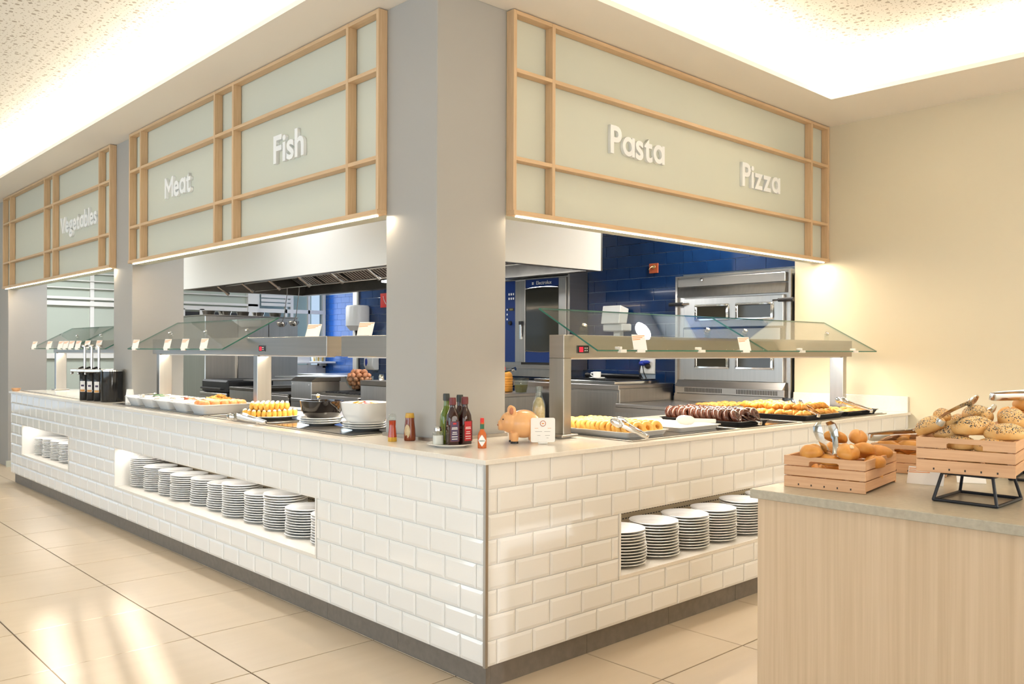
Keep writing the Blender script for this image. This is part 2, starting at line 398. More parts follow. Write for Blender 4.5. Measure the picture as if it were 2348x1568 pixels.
# lower ceiling with its lip, ledge, recess walls, upper ceiling
struct('ceiling', MB().box(-.10, .40, .25, 13, CZ, CZ + .03).box(.40, 4.2, .25, .80, CZ, CZ + .03).box(3.33, 4.2, -6, .25, CZ, CZ + .03), 'ceil', smooth=False)
struct('ceiling_recess_side', MB().box(.10, .14, .45, 13, CZ + .03, UZ).box(.10, 3.57, .45, .49, CZ + .03, UZ).box(3.53, 3.57, -6, .45, CZ + .03, UZ), 'ceil', smooth=False)
struct('ceiling_upper', B(-7.2, 4.2, -6.2, 13.2, UZ, UZ + .1), 'ceil', smooth=False)
struct('ceiling_perforated', MB().box(-7.0, -.27, -6, 13, UZ - .004, UZ - .001).box(-.27, 3.27, -6, .10, UZ - .004, UZ - .001), 'perf', smooth=False)
struct('ceiling_kitchen', B(.36, 6.8, .76, 13.2, 2.96, 3.04), 'white', smooth=False)
# dining room outer walls with window openings (behind the camera)
ob = MB()
ob.box(-7.2, -7.0, -6.2, -3.2, 0, UZ).box(-7.2, -7.0, 8.2, 13.2, 0, UZ).box(-7.2, -7.0, -3.2, 8.2, 0, .35).box(-7.2, -7.0, -3.2, 8.2, 2.85, UZ)
struct('wall_left', ob, 'cream', smooth=False)
ob = MB()
for a, b_ in ((-7.2, -6.4), (-3.6, -2.97), (-2.80, -2.74), (-2.66, -2.60), (-2.45, -1.4), (3.4, 4.25)): ob.box(a, b_, -6.2, -6.0, 0, UZ)
ob.box(-7.2, 4.2, -6.2, -6.0, 2.42, UZ).box(-6.4, -3.6, -6.2, -6.0, 0, .4).box(-1.4, 3.4, -6.2, -6.0, 0, .4)
struct('wall_back', ob, 'cream', smooth=False)
ob = MB(); ob.box(-7.2, -6.0, 13.0, 13.2, 0, UZ).box(-1.0, 6.7, 13.0, 13.2, 0, UZ).box(-6.0, -1.0, 13.0, 13.2, 0, .3).box(-6.0, -1.0, 13.0, 13.2, 2.8, UZ)
struct('wall_far', ob, 'palewall', smooth=False)
struct('wall_beyond_pier', B(.26, .36, 8.95, 13.0, 0, CZ), 'palewall', smooth=False)
def window_frame(name, axis, c, a0, a1, z0, z1, nm, m='white', pane=True):
    f = MB(); t = .06
    def bb(p0, p1, q0, q1, d=.08):
        if axis == 'x': f.box(c, c + d, p0, p1, q0, q1)
        else: f.box(p0, p1, c, c + d, q0, q1)
    bb(a0, a1, z0, z0 + t); bb(a0, a1, z1 - t, z1)
    for k in range(nm + 1):
        p = a0 + (a1 - a0 - t) * k / nm; bb(p, p + t, z0, z1)
    o = struct(name, f, m, smooth=False)
    if pane:
        g = MB()
        if axis == 'x': g.box(c + .03, c + .036, a0 + t, a1 - t, z0 + t, z1 - t)
        else: g.box(a0 + t, a1 - t, c + .03, c + .036, z0 + t, z1 - t)
        g.build('pane', 'winglass', o, smooth=False)
    return o
window_frame('window_1', 'x', -7.16, -3.2, 8.2, .35, 2.85, 7)
window_frame('window_2', 'y', -6.16, -1.4, 3.4, .4, 2.42, 3)
window_frame('window_3', 'y', -6.16, -6.4, -3.6, .4, 2.42, 2)
struct('sun_block_panel', MB().box(-1.34, 3.34, -6.19, -6.17, .46, 2.36).box(-6.34, -3.66, -6.19, -6.17, .46, 2.36), 'white', smooth=False)  # unseen white panels added to keep the sun out of both back windows
window_frame('window_4', 'y', 13.05, -6.0, -1.0, .3, 2.8, 4)

# kitchen walls ------------------------------------------------------
def tile_field(parent, plane, c, sgn, a0, a1, z0, z1, tw, th, off_even, off_odd, holes, matn, thick=.008, joint=.003, bev=.0, zref=None, meshes={}):
    """bond-laid tiles on a vertical plane; sgn = direction the face looks"""
    z = zref if zref is not None else z0; k = 0; cnt = 0
    while z + 1e-6 < z1:
        o = off_even if k % 2 == 0 else off_odd
        a = a0 - tw + ((o - a0) % tw)
        while a < a1:
            segs = [(max(a, a0), min(a + tw, a1))]; zz0, zz1 = z, min(z + th, z1)
            for h0, h1, g0, g1 in holes:
                if g0 < zz1 - .012 and g1 > zz0 + .012:
                    ns = []
                    for s0, s1 in segs:
                        if h1 <= s0 or h0 >= s1: ns.append((s0, s1)); continue
                        if h0 > s0: ns.append((s0, h0))
                        if h1 < s1: ns.append((h1, s1))
                    segs = ns
            for s0, s1 in segs:
                w = s1 - s0
                if w < .012: continue
                key = (matn, plane, round(w, 3), round(zz1 - zz0, 3), bev)
                if key not in meshes:
                    W2, H2 = w / 2 - joint / 2, (zz1 - zz0) / 2 - joint / 2
                    mb = MB(); b_ = min(bev, W2 * .45) if bev else .0015; d0 = thick * .55 if bev else thick - .001
                    def P(p, q, d): return (d * sgn, p, q) if plane == 'x' else (p, d * sgn, q)
                    vs = [P(-W2, -H2, 0), P(W2, -H2, 0), P(W2, H2, 0), P(-W2, H2, 0), P(-W2, -H2, d0), P(W2, -H2, d0), P(W2, H2, d0), P(-W2, H2, d0),
                          P(-W2 + b_, -H2 + b_, thick), P(W2 - b_, -H2 + b_, thick), P(W2 - b_, H2 - b_, thick), P(-W2 + b_, H2 - b_, thick)]
                    fs = [(0, 1, 5, 4), (1, 2, 6, 5), (2, 3, 7, 6), (3, 0, 4, 7), (4, 5, 9, 8), (5, 6, 10, 9), (6, 7, 11, 10), (7, 4, 8, 11), (8, 9, 10, 11)]
                    if (sgn < 0) == (plane == 'x') : pass
                    mb.add(vs, fs); me = mb.mesh('tile', matn, smooth=False)
                    bm = bmesh.new(); bm.from_mesh(me); bmesh.ops.recalc_face_normals(bm, faces=bm.faces); bm.to_mesh(me); bm.free()
                    meshes[key] = me
                pos = (s0 + s1) / 2; zc = (zz0 + zz1) / 2
                link('tile', meshes[key], parent, (c, pos, zc) if plane == 'x' else (pos, c, zc)); cnt += 1
            a += tw
        z += th; k += 1
    return cnt
wk = struct('wall_kitchen_right', MB().box(4.06, 4.30, .88, 7.16, 0, 2.96), 'bluegrout', smooth=False)
tile_field(wk, 'x', 4.06, -1, 1.98, 3.16, .98, 2.66, .284, .107, 2.30, 2.165, [(2.28, 2.44, 1.15, 1.28)], 'navy', zref=.951)
tile_field(wk, 'x', 4.06, -1, .88, 1.98, 2.02, 2.66, .284, .107, 2.30, 2.165, [], 'navy', zref=2.021)
tile_field(wk, 'x', 4.06, -1, 3.16, 4.2, .8, 1.2, .284, .107, 2.30, 2.165, [], 'navy', zref=.844)
tile_field(wk, 'x', 4.06, -1, 6.3, 7.14, .88, 2.16, .284, .107, 2.30, 2.165, [], 'navy', zref=.951)
struct('trim_2', MB().box(4.03, 4.06, 7.14, 7.18, 0, 2.96), 'steel')
wb = struct('wall_kitchen_passage', MB().box(6.5, 6.7, 7.3, 12.1, 0, 2.96), 'bluegrout', smooth=False)
tile_field(wb, 'x', 6.5, -1, 9.6, 12.09, .62, 2.4, .284, .107, 2.30, 2.165, [], 'daylitblue', zref=.63)
struct('wall_kitchen_return', MB().box(4.06, 6.6, 7.18, 7.32, 0, 2.96), 'white', smooth=False)
far = MB().box(.36, 5.05, 12.1, 12.3, 0, 2.96).box(5.05, 6.48, 12.1, 12.3, 0, 1.0).box(5.05, 6.48, 12.1, 12.3, 2.7, 2.96).box(6.48, 6.7, 12.1, 12.3, 0, 2.96)
wfar = struct('wall_kitchen_far', far, 'palewall', smooth=False)
wt = MB()
tile_field(wfar, 'y', 12.1, -1, 5.3, 6.49, .6, 1.02, .2, .2, 5.3, 5.4, [], 'porcelain', zref=.42)
wf = window_frame('window_5', 'y', 12.08, 5.05, 6.48, 1.0, 2.7, 2)
MB().box(5.05, 6.48, 12.07, 12.14, 2.03, 2.10).build('transom', 'white', wf)
MB().box(5.62, 5.66, 12.07, 12.12, 1.0, 2.7).box(6.1, 6.14, 12.07, 12.12, 1.0, 2.7).build('mullion', 'white', wf)
bl = MB()
for k in range(7): bl.box(5.13, 5.72, 12.05, 12.07, 2.15 + k * .075, 2.205 + k * .075)
bl.build('blind_slats', 'whiteplastic', wf)['kind'] = 'stuff'
# white framed joinery running along the far wall
struct('trim_3', MB().box(.4, 5.05, 12.04, 12.1, 2.03, 2.10).box(.4, 5.05, 12.02, 12.1, 2.13, 2.17).box(.4, 5.05, 12.05, 12.1, 1.20, 1.28), 'white')
struct('trim_4', MB().box(4.86, 5.05, 12.02, 12.1, 0, 2.96).box(3.64, 3.72, 12.04, 12.1, 1.1, 2.05).box(3.98, 4.06, 12.04, 12.1, 1.1, 2.05).box(2.2, 2.26, 12.06, 12.1, .9, 2.96), 'white')
struct('window_6', MB().box(3.72, 3.98, 12.06, 12.09, 1.85, 2.0).box(4.10, 4.80, 12.06, 12.09, 1.6, 2.0), 'blackmat', smooth=False)
struct('trim_5', MB().box(.4, 5.0, 12.03, 12.1, 2.30, 2.315).box(.4, 5.0, 12.03, 12.1, 2.42, 2.435).box(.4, 5.0, 12.03, 12.1, 2.54, 2.555), 'white')

for k, (x, y) in enumerate(((-1.4, -.9), (-1.4, 2.0), (-1.4, 5.0), (1.9, -1.3), (-1.4, 8.0), (1.9, -3.6), (-4.5, .5), (-4.5, 5.0), (0.3, -2.2), (2.30, -.97))):
    t = thing('ceiling_spotlight', 'small round white spotlight recessed in the perforated ceiling', 'ceiling light', (x, y, 3.2955), None, 'round spotlights in the perforated ceiling')
    MB().lathe([(.040, 0), (.052, -.002), (.054, -.008), (.050, -.012), (.040, -.010)], 24).build('ring', 'white', t)
    MB().lathe([(0, -.005), (.040, -.005), (.040, -.001), (0, -.001)], 24).build('lens', 'led', t)
# ================================================================== TIMBER LATTICES + LETTERING
def lattice(axis, posts, face, depth, label, loc, vert='oak', wid=.022):
    t = thing('timber_lattice', label, 'wooden lattice', loc, world=True)
    a0, a1 = posts[0], posts[-1]
    horiz = 'oaky' if axis == 'y' else 'oakx'
    def bb(p0, p1, z0, z1, d0=0., d1=None):
        d1 = depth if d1 is None else d1
        return B(face + d0, face + d1, p0, p1, z0, z1) if axis == 'y' else B(p0, p1, face + d0, face + d1, z0, z1)
    for p in posts: bb(p - wid / 2, p + wid / 2, 2.052, 3.055).build('post', vert, t, bevel=.001, smooth=False)
    edges = [(posts[i] + wid / 2, posts[i + 1] - wid / 2) for i in range(len(posts) - 1)]
    for z in (2.303, 2.745, 3.035):
        for p0, p1 in edges:
            if p1 - p0 > .02: bb(p0, p1, z, z + .020, .001, depth - .001).build('rail', horiz, t, bevel=.001, smooth=False)
    bb(a0 - wid / 2, a1 + wid / 2, 2.028, 2.052, -.006, depth).build('bottom_board', horiz, t, bevel=.001, smooth=False)
    bb(a0 + .03, a1 - .03, 2.022, 2.0285, .018, .030).build('light_strip', 'led', t, smooth=False)
    return t
lattice('y', [1.065, 1.345, 2.69, 2.965, 4.30, 4.535], .205, .054, 'oak lattice framing the Meat and Fish signs left of the pillar', (.23, 2.8, 2.03))
lattice('y', [5.0, 5.27, 6.62, 6.92, 8.26, 8.56], .205, .054, 'oak lattice around the Vegetables sign at the far left', (.23, 6.8, 2.03))
lattice('x', [.712, .99, 3.73, 3.985], .596, .054, 'oak lattice framing the Pasta and Pizza signs right of the pillar', (2.3, .6, 2.03))

def letter_mesh(ch, h):
    """bold rounded letter, h = cap height, lying in x-z plane, x from 0"""
    k = h / .68
    if ch == 'M':
        w_, c_, st = .74 * k, .68 * k, .125 * k
        mb = MB().prism([(0, 0), (st, 0), (st, .44 * k), (w_ / 2, .16 * k), (w_ - st, .44 * k), (w_ - st, 0), (w_, 0), (w_, c_), (w_ - st * .9, c_), (w_ / 2, .36 * k), (st * .9, c_), (0, c_)], 0, .02, 'y')
        return mb.mesh('letter', 'letter', smooth=False), w_
    if ch == 'V':
        w_, c_ = .66 * k, .68 * k
        mb = MB().prism([(.26 * k, 0), (.40 * k, 0), (w_, c_), (w_ - .14 * k, c_), (w_ / 2, .17 * k), (.14 * k, c_), (0, c_)], 0, .02, 'y')
        return mb.mesh('letter', 'letter', smooth=False), w_
    if ch == 'a':
        mb = MB(); R, r, n = .255 * k, .135 * k, 28; cx_, cz_ = R, .25 * k; t = .02
        v = []; 
        for y in (0, t):
            for rr in (R, r):
                for i in range(n):
                    a = 2 * PI * i / n; v.append((cx_ + rr * math.cos(a), y, cz_ + rr * math.sin(a)))
        f = []
        for i in range(n):
            j = (i + 1) % n
            f += [(i, j, n + j, n + i), (2 * n + i, 3 * n + i, 3 * n + j, 2 * n + j), (i, 2 * n + i, 2 * n + j, j), (n + i, n + j, 3 * n + j, 3 * n + i)]
        mb.add(v, f); mb.box(2 * R - .105 * k, 2 * R + .015 * k, -.0004, t + .0004, 0, .5 * k)
        return mb.mesh('letter', 'letter', smooth=False), 2 * R + .015 * k
    c = bpy.data.curves.new('letter', 'FONT'); c.body = ch; c.size = k * 1.0; c.extrude = .01; c.offset = (.010 if ch in 'MV' else .022) * k; c.resolution_u = 4
    o = bpy.data.objects.new('tmp', c); COL.objects.link(o); bpy.context.view_layer.update()
    me = bpy.data.meshes.new_from_object(o); bpy.data.objects.remove(o)
    xs = [v.co.x for v in me.vertices]; x0, x1 = min(xs), max(xs)
    for v in me.vertices: v.co = Vector((v.co.x - x0, -(v.co.z) + .01, v.co.y))
    me.materials.clear(); me.materials.append(M['letter'])
    return me, x1 - x0
def word(txt, axis, start, face, z, h, width, label):
    """axis x: reads along +x on a wall facing -y ; axis y: reads along -y on a wall facing -x"""
    ms = [letter_mesh(ch, h) for ch in txt]; gap = .045 * h / .68
    tot = sum(w for _, w in ms) + gap * (len(ms) - 1); k = width / tot
    t = thing('raised_lettering', label, 'sign lettering', (start, face, z) if axis == 'x' else (face, start, z), 0 if axis == 'x' else -PI / 2)
    x = 0
    for me, w in ms:
        o = link('letter', me, t, (x, -.021, 0)); o.scale = (k, 1, 1); x += (w + gap) * k
word('Pasta', 'x', 1.485, .652, 2.472, .150, .50, 'white raised word Pasta on the sage header panel')
word('Pizza', 'x', 2.845, .652, 2.468, .150, .49, 'white raised word Pizza on the sage header panel')
word('Fish', 'y', 2.215, .262, 2.466, .155, .36, 'white raised word Fish on the header panel')
word('Meat', 'y', 3.90, .262, 2.466, .150, .47, 'white raised word Meat on the header panel')
word('Vegetables', 'y', 6.50, .262, 2.455, .150, 1.06, 'white raised word Vegetables on the far left header panel')

# ================================================================== SERVING COUNTERS
N1 = (5.367, 6.857); N2 = (1.289, 4.234); N3 = (.815, 2.62)
NZ0, NZ1 = .318, .604
def body(axis, a0, a1, niches, depth, parent):
    """carcass of the counter around the plate niches"""
    m = MB()
    def bb(p0, p1, d0, d1, z0, z1, mi=0):
        if axis == 'y': m.box(d0, d1, p0, p1, z0, z1, mi)
        else: m.box(p0, p1, d0, d1, z0, z1, mi)
    bb(a0, a1, .009, depth, .10, .30); bb(a0, a1, .009, depth, .604, .898)
    e = a0
    for n0, n1 in niches: bb(e, n0, .009, depth, .30, .604); e = n1
    bb(e, a1, .009, depth, .30, .604)
    for n0, n1 in niches: bb(n0, n1, .42, depth, .30, .604)
    m.build('carcass', 'grout', parent, smooth=False)
    for n0, n1 in niches:
        q = MB()
        def cc(p0, p1, d0, d1, z0, z1): q.box(d0, d1, p0, p1, z0, z1) if axis == 'y' else q.box(p0, p1, d0, d1, z0, z1)
        cc(n0, n1, 0, .42, .300, NZ0); q.build('niche_shelf', 'stone', parent, bevel=.001)
        q = MB(); cc(n0, n0 + .012, 0, .42, NZ0, .604); q.build('niche_side', 'niche', parent); q = MB(); cc(n1 - .012, n1, 0, .42, NZ0, .604); q.build('niche_side', 'niche', parent)
        q = MB(); cc(n0 + .012, n1 - .012, .405, .42, NZ0, .604); q.build('niche_grille', 'mesh', parent)
        q = MB(); x = n0 + .03
        while x < n1 - .04:
            for r_ in range(9): cc(x + (r_ % 2) * .011, x + .013 + (r_ % 2) * .011, .4035, .4055, .335 + r_ * .029, .341 + r_ * .029)
            x += .024
        g = q.build('grille_slots', 'slot', parent, smooth=False); g['kind'] = 'stuff'
lc = thing('serving_counter', 'white tiled serving counter running left from the corner', 'counter', (.4, 3.6, 0), world=True)
body('y', .0, 7.28, [N2, N1], .95, lc)
rc = thing('serving_counter', 'white tiled serving counter running right from the corner to the wall', 'counter', (2.2, .4, 0), world=True)
body('x', .952, 4.0, [], .95, rc) if False else None
q = MB().box(.95, 4.0, .009, .95, .10, .30).box(.95, 4.0, .009, .95, .604, .898).box(N3[1], 4.0, .009, .95, .30, .604).box(.95, N3[1], .42, .95, .30, .604)
q.build('carcass', 'grout', rc, smooth=False)
# niche cut into the corner block
def niche_r():
    n0, n1 = N3
    B(n0, n1, 0, .42, .300, NZ0).build('niche_shelf', 'stone', rc, bevel=.001)
    B(n0, n0 + .012, 0, .42, NZ0, .604).build('niche_side', 'niche', rc); B(n1 - .012, n1, 0, .42, NZ0, .604).build('niche_side', 'niche', rc)
    B(n0 + .012, n1 - .012, .405, .42, NZ0, .604).build('niche_grille', 'mesh', rc)
    q = MB(); x = n0 + .03
    while x < n1 - .04:
        for r_ in range(9): q.box(x + (r_ % 2) * .011, x + .013 + (r_ % 2) * .011, .4035, .4055, .335 + r_ * .029, .341 + r_ * .029)
        x += .024
    q.build('grille_slots', 'slot', rc, smooth=False)['kind'] = 'stuff'
niche_r()
for o in list(lc.children):
    if o.name.startswith('carcass'): bpy.data.objects.remove(o)
q = MB().box(.009, .95, .009, 7.28, .10, .30).box(.009, .95, .009, 7.28, .604, .898)
q.box(.009, N3[0], .009, N2[0], .30, .604).box(N3[0], .95, .42, N2[0], .30, .604)
q.box(.009, .95, N2[1], N1[0], .30, .604).box(.009, .95, N1[1], 7.28, .30, .604).box(.42, .95, N2[0], N2[1], .30, .604).box(.42, .95, N1[0], N1[1], .30, .604)
q.build('carcass', 'grout', lc, smooth=False)
lp = bpy.data.objects.new('x', None)
def tiles(parent, **k):
    n = tile_field(parent, **k)
    for o in parent.children:
        if o.name.startswith('tile') and not o.get('_s'):
            o.location = Vector(o.location) - parent.location; o['_s'] = 1
    return n
nl = tiles(lc, plane='x', c=.009, sgn=-1, a0=.012, a1=7.28, z0=.1, z1=.9, tw=.2, th=.1, off_even=.16, off_odd=.06, holes=[(N2[0], N2[1], .30, .60), (N1[0], N1[1], .30, .60)], matn='tile', thick=.009, joint=.0032, bev=.013)
nr = tiles(rc, plane='y', c=.009, sgn=-1, a0=.012, a1=4.0, z0=.1, z1=.9, tw=.2, th=.1, off_even=.065, off_odd=.165, holes=[(N3[0], N3[1], .30, .60)], matn='tile', thick=.009, joint=.0032, bev=.013)
for o in list(lc.children) + list(rc.children):
    if '_s' in o: del o['_s']
print('tiles', nl, nr)
B(-.003, .011, -.003, .011, .10, .90).build('corner_profile', 'brass' if False else 'steel', lc)
# end face of the left run
MB().box(.009, .95, 7.281, 7.29, .1, .898).build('end_panel', 'tile', lc)
for k in range(13):
    y = .035 + k * .6; B(.035, .06, y + .001, min(y + .599, 7.25), .0, .10).build('plinth_tile', 'plinth', lc, smooth=False)
for k in range(7):
    x = .06 if k == 0 else .035 + k * .6
    x1 = min(.035 + (k + 1) * .6 - .002, 4.0)
    if x1 - x > .03: B(x, x1, .035, .06, .0, .10).build('plinth_tile', 'plinth', rc, smooth=False)
wtop = MB().prism([(-.016, -.016), (4.0, -.016), (4.0, .98), (.98, .98), (.98, 7.30), (-.016, 7.30)], .9005, .92).build('worktop', 'stone', None, bevel=.0015)
tag(wtop, 'cream stone worktop covering both runs of the tiled counter', 'worktop')
ups = MB().box(3.982, 3.999, .0, .88, .9205, 1.03).build('upstand', 'stone', None, bevel=.001)
tag(ups, 'low white stone upstand where the worktop meets the cream wall', 'splashback')

def insert(x0, x1, y0, y1, label, frame='steelh', top='hotplate'):
    t = thing('hotplate', label, 'hotplate', ((x0 + x1) / 2, (y0 + y1) / 2, .9205), world=True)
    B(x0, x1, y0, y1, .9205, .925).build('frame', frame, t, bevel=.001)
    B(x0 + .02, x1 - .02, y0 + .02, y1 - .02, .9252, .9275).build('glass_top', top, t)
    return t
insert(.95, 1.88, .035, .70, 'grey glass hotplate under the yellow ring doughnuts')
insert(1.90, 2.55, .035, .70, 'grey glass hotplate under the chocolate doughnuts')
insert(2.57, 3.72, .035, .70, 'grey glass hotplate under the croissants')
insert(.07, .75, 1.09, 2.05, 'grey glass hotplate under the black and white bowls')
insert(.07, .75, 2.07, 2.80, 'grey glass hotplate under the round yellow canapes')
insert(.055, .85, 2.83, 4.45, 'grey glass hotplate under the long white dishes')
insert(.075, .85, 5.25, 7.20, 'white covered hotplate at the far left end', 'steelh', 'porcelain')

# ================================================================== GANTRIES WITH SNEEZE GUARDS
def gantry(axis, a0, a1, posts, label, loc, glass, fixings, ctrl, endcap=True):
    t = thing('heated_gantry', label, 'sneeze guard', loc, world=True)
    def bb(p0, p1, d0, d1, z0, z1): return B(d0, d1, p0, p1, z0, z1) if axis == 'y' else B(p0, p1, d0, d1, z0, z1)
    bb(a0, a1, .35, .45, 1.312, 1.427).build('beam', 'steelh', t, bevel=.002)
    bb(a0 + .04, a1 - .04, .368, .432, 1.3055, 1.312).build('lamp_cover', 'white', t)
    for p in posts:
        bb(p, p + .055, .35, .45, .9275, 1.312).build('post', 'steel', t, bevel=.002)
        bb(p - .03, p + .085, .33, .47, .9278, .940).build('base_plate', 'steelh', t, bevel=.002)
    if glass:
        for g0, g1 in glass:
            # sloping pane: lower front edge d=.20 z=1.35 ; upper rear edge d=.60 z=1.565
            n = Vector((-(1.565 - 1.35), .40)).normalized() * .004
            def P(p, d, z): return (d, p, z) if axis == 'y' else (p, d, z)
            v = []
            for p in (g0, g1):
                for d, z in ((.20, 1.35), (.60, 1.565)):
                    v += [P(p, d - n[0], z - n[1]), P(p, d + n[0], z + n[1])]
            m = MB().add(v, [(0, 2, 3, 1), (4, 5, 7, 6), (0, 1, 5, 4), (2, 6, 7, 3), (0, 4, 6, 2), (1, 3, 7, 5)])
            m.mi = [1, 1, 1, 1, 0, 0]
            me = m
            o = me.build('glass_pane', ['glass', 'glassedge'], t, smooth=False)
            bmx = bmesh.new(); bmx.from_mesh(o.data); bmesh.ops.recalc_face_normals(bmx, faces=bmx.faces); bmx.to_mesh(o.data); bmx.free()
    for p in fixings:
        br = MB(); z = 1.427
        if axis == 'y': br.box(.425, .433, p - .03, p + .03, z, 1.474)
        else: br.box(p - .03, p + .03, .425, .433, z, 1.474)
        o = br.build('bracket', 'clear', t)
        c = MB().lathe([(0, 0), (.013, .002), (.015, .006), (.013, .012), (0, .013)], 12); sl = math.atan2(.215, .40)
        c.xf(Matrix.Translation((.425, p, 1.476) if axis == 'y' else (p, .425, 1.476)) @ (Matrix.Rotation(-sl, 4, 'Y') if axis == 'y' else Matrix.Rotation(sl, 4, 'X')))
        c.build('fixing_disc', 'chrome', t)
    if ctrl is not None:
        w = .085
        def CC(p0, p1, d0, z0, z1): return B(.35 - d0, .3505, p0, p1, z0, z1) if axis == 'y' else B(p0, p1, .35 - d0, .3505, z0, z1)
        cbox = CC(ctrl, ctrl + w, .004, 1.337, 1.375).build('controller', 'black', t, bevel=.001)
        if axis == 'y': disp = CC(ctrl + .045, ctrl + .072, .005, 1.343, 1.367)
        else: disp = CC(ctrl + .013, ctrl + .040, .005, 1.343, 1.367)
        dd = disp.build('display', 'redled', t)
        kk = MB()
        for i, j in ((0, 0), (1, 0), (0, 1), (1, 1)):
            s_ = (ctrl + .016 + i * .014) if axis == 'y' else (ctrl + .052 + i * .014)
            kk.add(*(lambda m_: (m_.v, m_.f))(CC(s_, s_ + .006, .005, 1.347 + j * .012, 1.353 + j * .012)))
        kk.build('button', 'whiteplastic', t)
    return t
gantry('x', .81, 3.86, [.81, 3.72], 'long steel heated gantry with sloping glass above the pastries', (2.3, .4, .928),
       [(.887, 2.43), (2.434, 3.93)], [1.04, 2.14, 2.55, 3.63], .905)
gantry('y', 1.78, 4.42, [2.63, 4.28], 'steel heated gantry with glass guard left of the pillar', (.4, 3.1, .928), [(2.815, 4.545)], [2.93, 3.60, 4.26], 2.52)
gantry('y', 1.08, 1.625, [], 'short steel gantry section beside the pillar', (.4, 1.35, .928), [], [], None)
gantry('y', 5.1, 7.12, [5.2, 7.03], 'steel heated gantry at the far left under the Vegetables sign', (.4, 6.1, .928), [(5.07, 6.02), (6.03, 7.37)], [5.3, 5.9, 6.6], None)
# legs carrying the short section
for o in bpy.data.objects:
    if o.get('label', '').startswith('short steel gantry'):
        B(.37, .43, 1.09, 1.14, .9277, 1.312).build('post', 'steel', o, bevel=.002)

# price cards clipped to the glass edges
def stripes(me_h, w, n=3):
    m = MB()
    return m
def make_card(name, w, h, label, loc, rot, cat='card', group=None, tilt=.35, clip=True):
    t = thing(name, label, cat, loc, rot, group)
    c, s_ = math.cos(tilt), math.sin(tilt)
    def Q(x, z, d=0): return (x, z * s_ - d * c, z * c + d * s_)
    def slab(x0, x1, z0, z1, d0, d1): 
        v = [Q(x0, z0, d0), Q(x1, z0, d0), Q(x1, z1, d0), Q(x0, z1, d0), Q(x0, z0, d1), Q(x1, z0, d1), Q(x1, z1, d1), Q(x0, z1, d1)]
        return MB().add(v, [(3, 2, 1, 0)[::-1], (4, 5, 6, 7)[::-1], (0, 1, 5, 4), (1, 2, 6, 5), (2, 3, 7, 6), (3, 0, 4, 7)])
    slab(-w / 2, w / 2, 0, h, 0, .001).build('card', 'card', t, smooth=False)
    st = MB()
    for k in range(3):
        z0 = h * (.95 - .11 * k); x1 = w / 2 * (.9 - .35 * k)
        v = [Q(-w / 2 + .002, z0 - .10 * h, .0014), Q(-w / 2 + .002, z0 - .05 * h, .0014), Q(x1, z0, .0014), Q(x1, z0 - .05 * h, .0014)]
        st.add(v, [(0, 1, 2, 3)])
    st.build('printed_stripes', 'orange', t, smooth=False)
    if clip:
        MB().box(-w * .3, w * .3, -.012, .012, -.012, .004).box(-.006, .006, .01, .05, .0, .006).build('clip', 'whiteplastic', t, bevel=.002)
    return t
nm = ['left end', 'second from the left', 'third from the left', 'nearest the slanting glass end']
for i, y in enumerate([4.377, 3.738, 3.424, 3.105]):
    make_card('price_card', .055, .075, 'orange striped card on the middle glass guard, ' + nm[i], (.195, y, 1.352), -1.0, group='striped cards clipped to the middle glass guard')
for i, y in enumerate([7.243, 6.716, 6.343, 6.179, 6.007, 5.814, 5.556, 5.25]):
    make_card('price_card', .055, .075, 'small orange striped card clipped on the far left glass guard', (.195, y, 1.352), -1.0, group='striped cards clipped to the far left glass guard')
for i, x in enumerate([1.21, 2.185]):
    make_card('price_card', .075, .085, 'orange striped card on the right glass guard, ' + ('nearer the corner' if i == 0 else 'above the chocolate doughnuts'), (x, .195, 1.352), -.45, group='striped cards clipped to the right glass guard')
for i, x in enumerate([1.066, 1.742, 2.846, 3.585]):
    t = thing('card_clip', ['empty white card clip at the left end of the right glass edge', 'empty white card clip on the middle of the right glass edge', 'empty white clip on the right glass edge above the croissants', 'empty white clip at the wall end of the right glass edge'][i], 'clip', (x, .195, 1.352), 0, 'empty clips on the right glass guard')
    MB().box(-.022, .022, -.012, .012, -.012, .004).box(-.022, -.006, -.006, .03, .004, .018).build('jaw', 'whiteplastic', t, bevel=.002)
make_card('price_card', .09, .085, 'striped card standing on top of the long gantry beam', (.40, 2.03, 1.428), -1.0, tilt=.5)
make_card('price_card', .09, .085, 'striped card standing on top of the short gantry beam', (.40, 1.47, 1.428), -1.0, tilt=.5)

# ================================================================== PLATES
plate_me = MB().lathe([(0, 0), (.070, 0), (.074, .003), (.082, .0045), (.112, .0125), (.122, .0160), (.125, .0185), (.1235, .0210), (.118, .0205), (.084, .0085), (.074, .0065), (0, .0055)], 40).mesh('plate', 'porcelain', ang=60)
def stack(x, y, z, n, what, grp, r=1., dz=.0142):
    n = max(6, round(n * .0126 / .0142))
    jx = jy = 0
    for k in range(n):
        last = k == n - 1
        if random.random() < .35: jx = random.uniform(-.004, .004); jy = random.uniform(-.004, .004)
        sc = r * (1.02 - .05 * k / n if k < n - 3 else 1.0) * random.choice([1, 1, .99])
        o = solo('plate', plate_me, ('white plate on top of ' if last else 'white plate inside ') + what, 'plate', (x + jx, y + jy, z + .0003 + k * dz), random.random() * 6, grp)
        o.scale = (sc, sc, 1)
heights = [17, 14, 13, 14, 13, 13, 16, 14, 16, 12, 12]
for k in range(11):
    stack(.20 + random.uniform(-.015, .015), 4.085 - .262 * k, NZ0, heights[k], 'the %s stack from the left in the long niche' % ORD[k], 'plates stacked in the long left niche', r=[1.0, .95, .93, 1, .95, .96, 1.0, .97, 1.02, 1.0, .95][k])
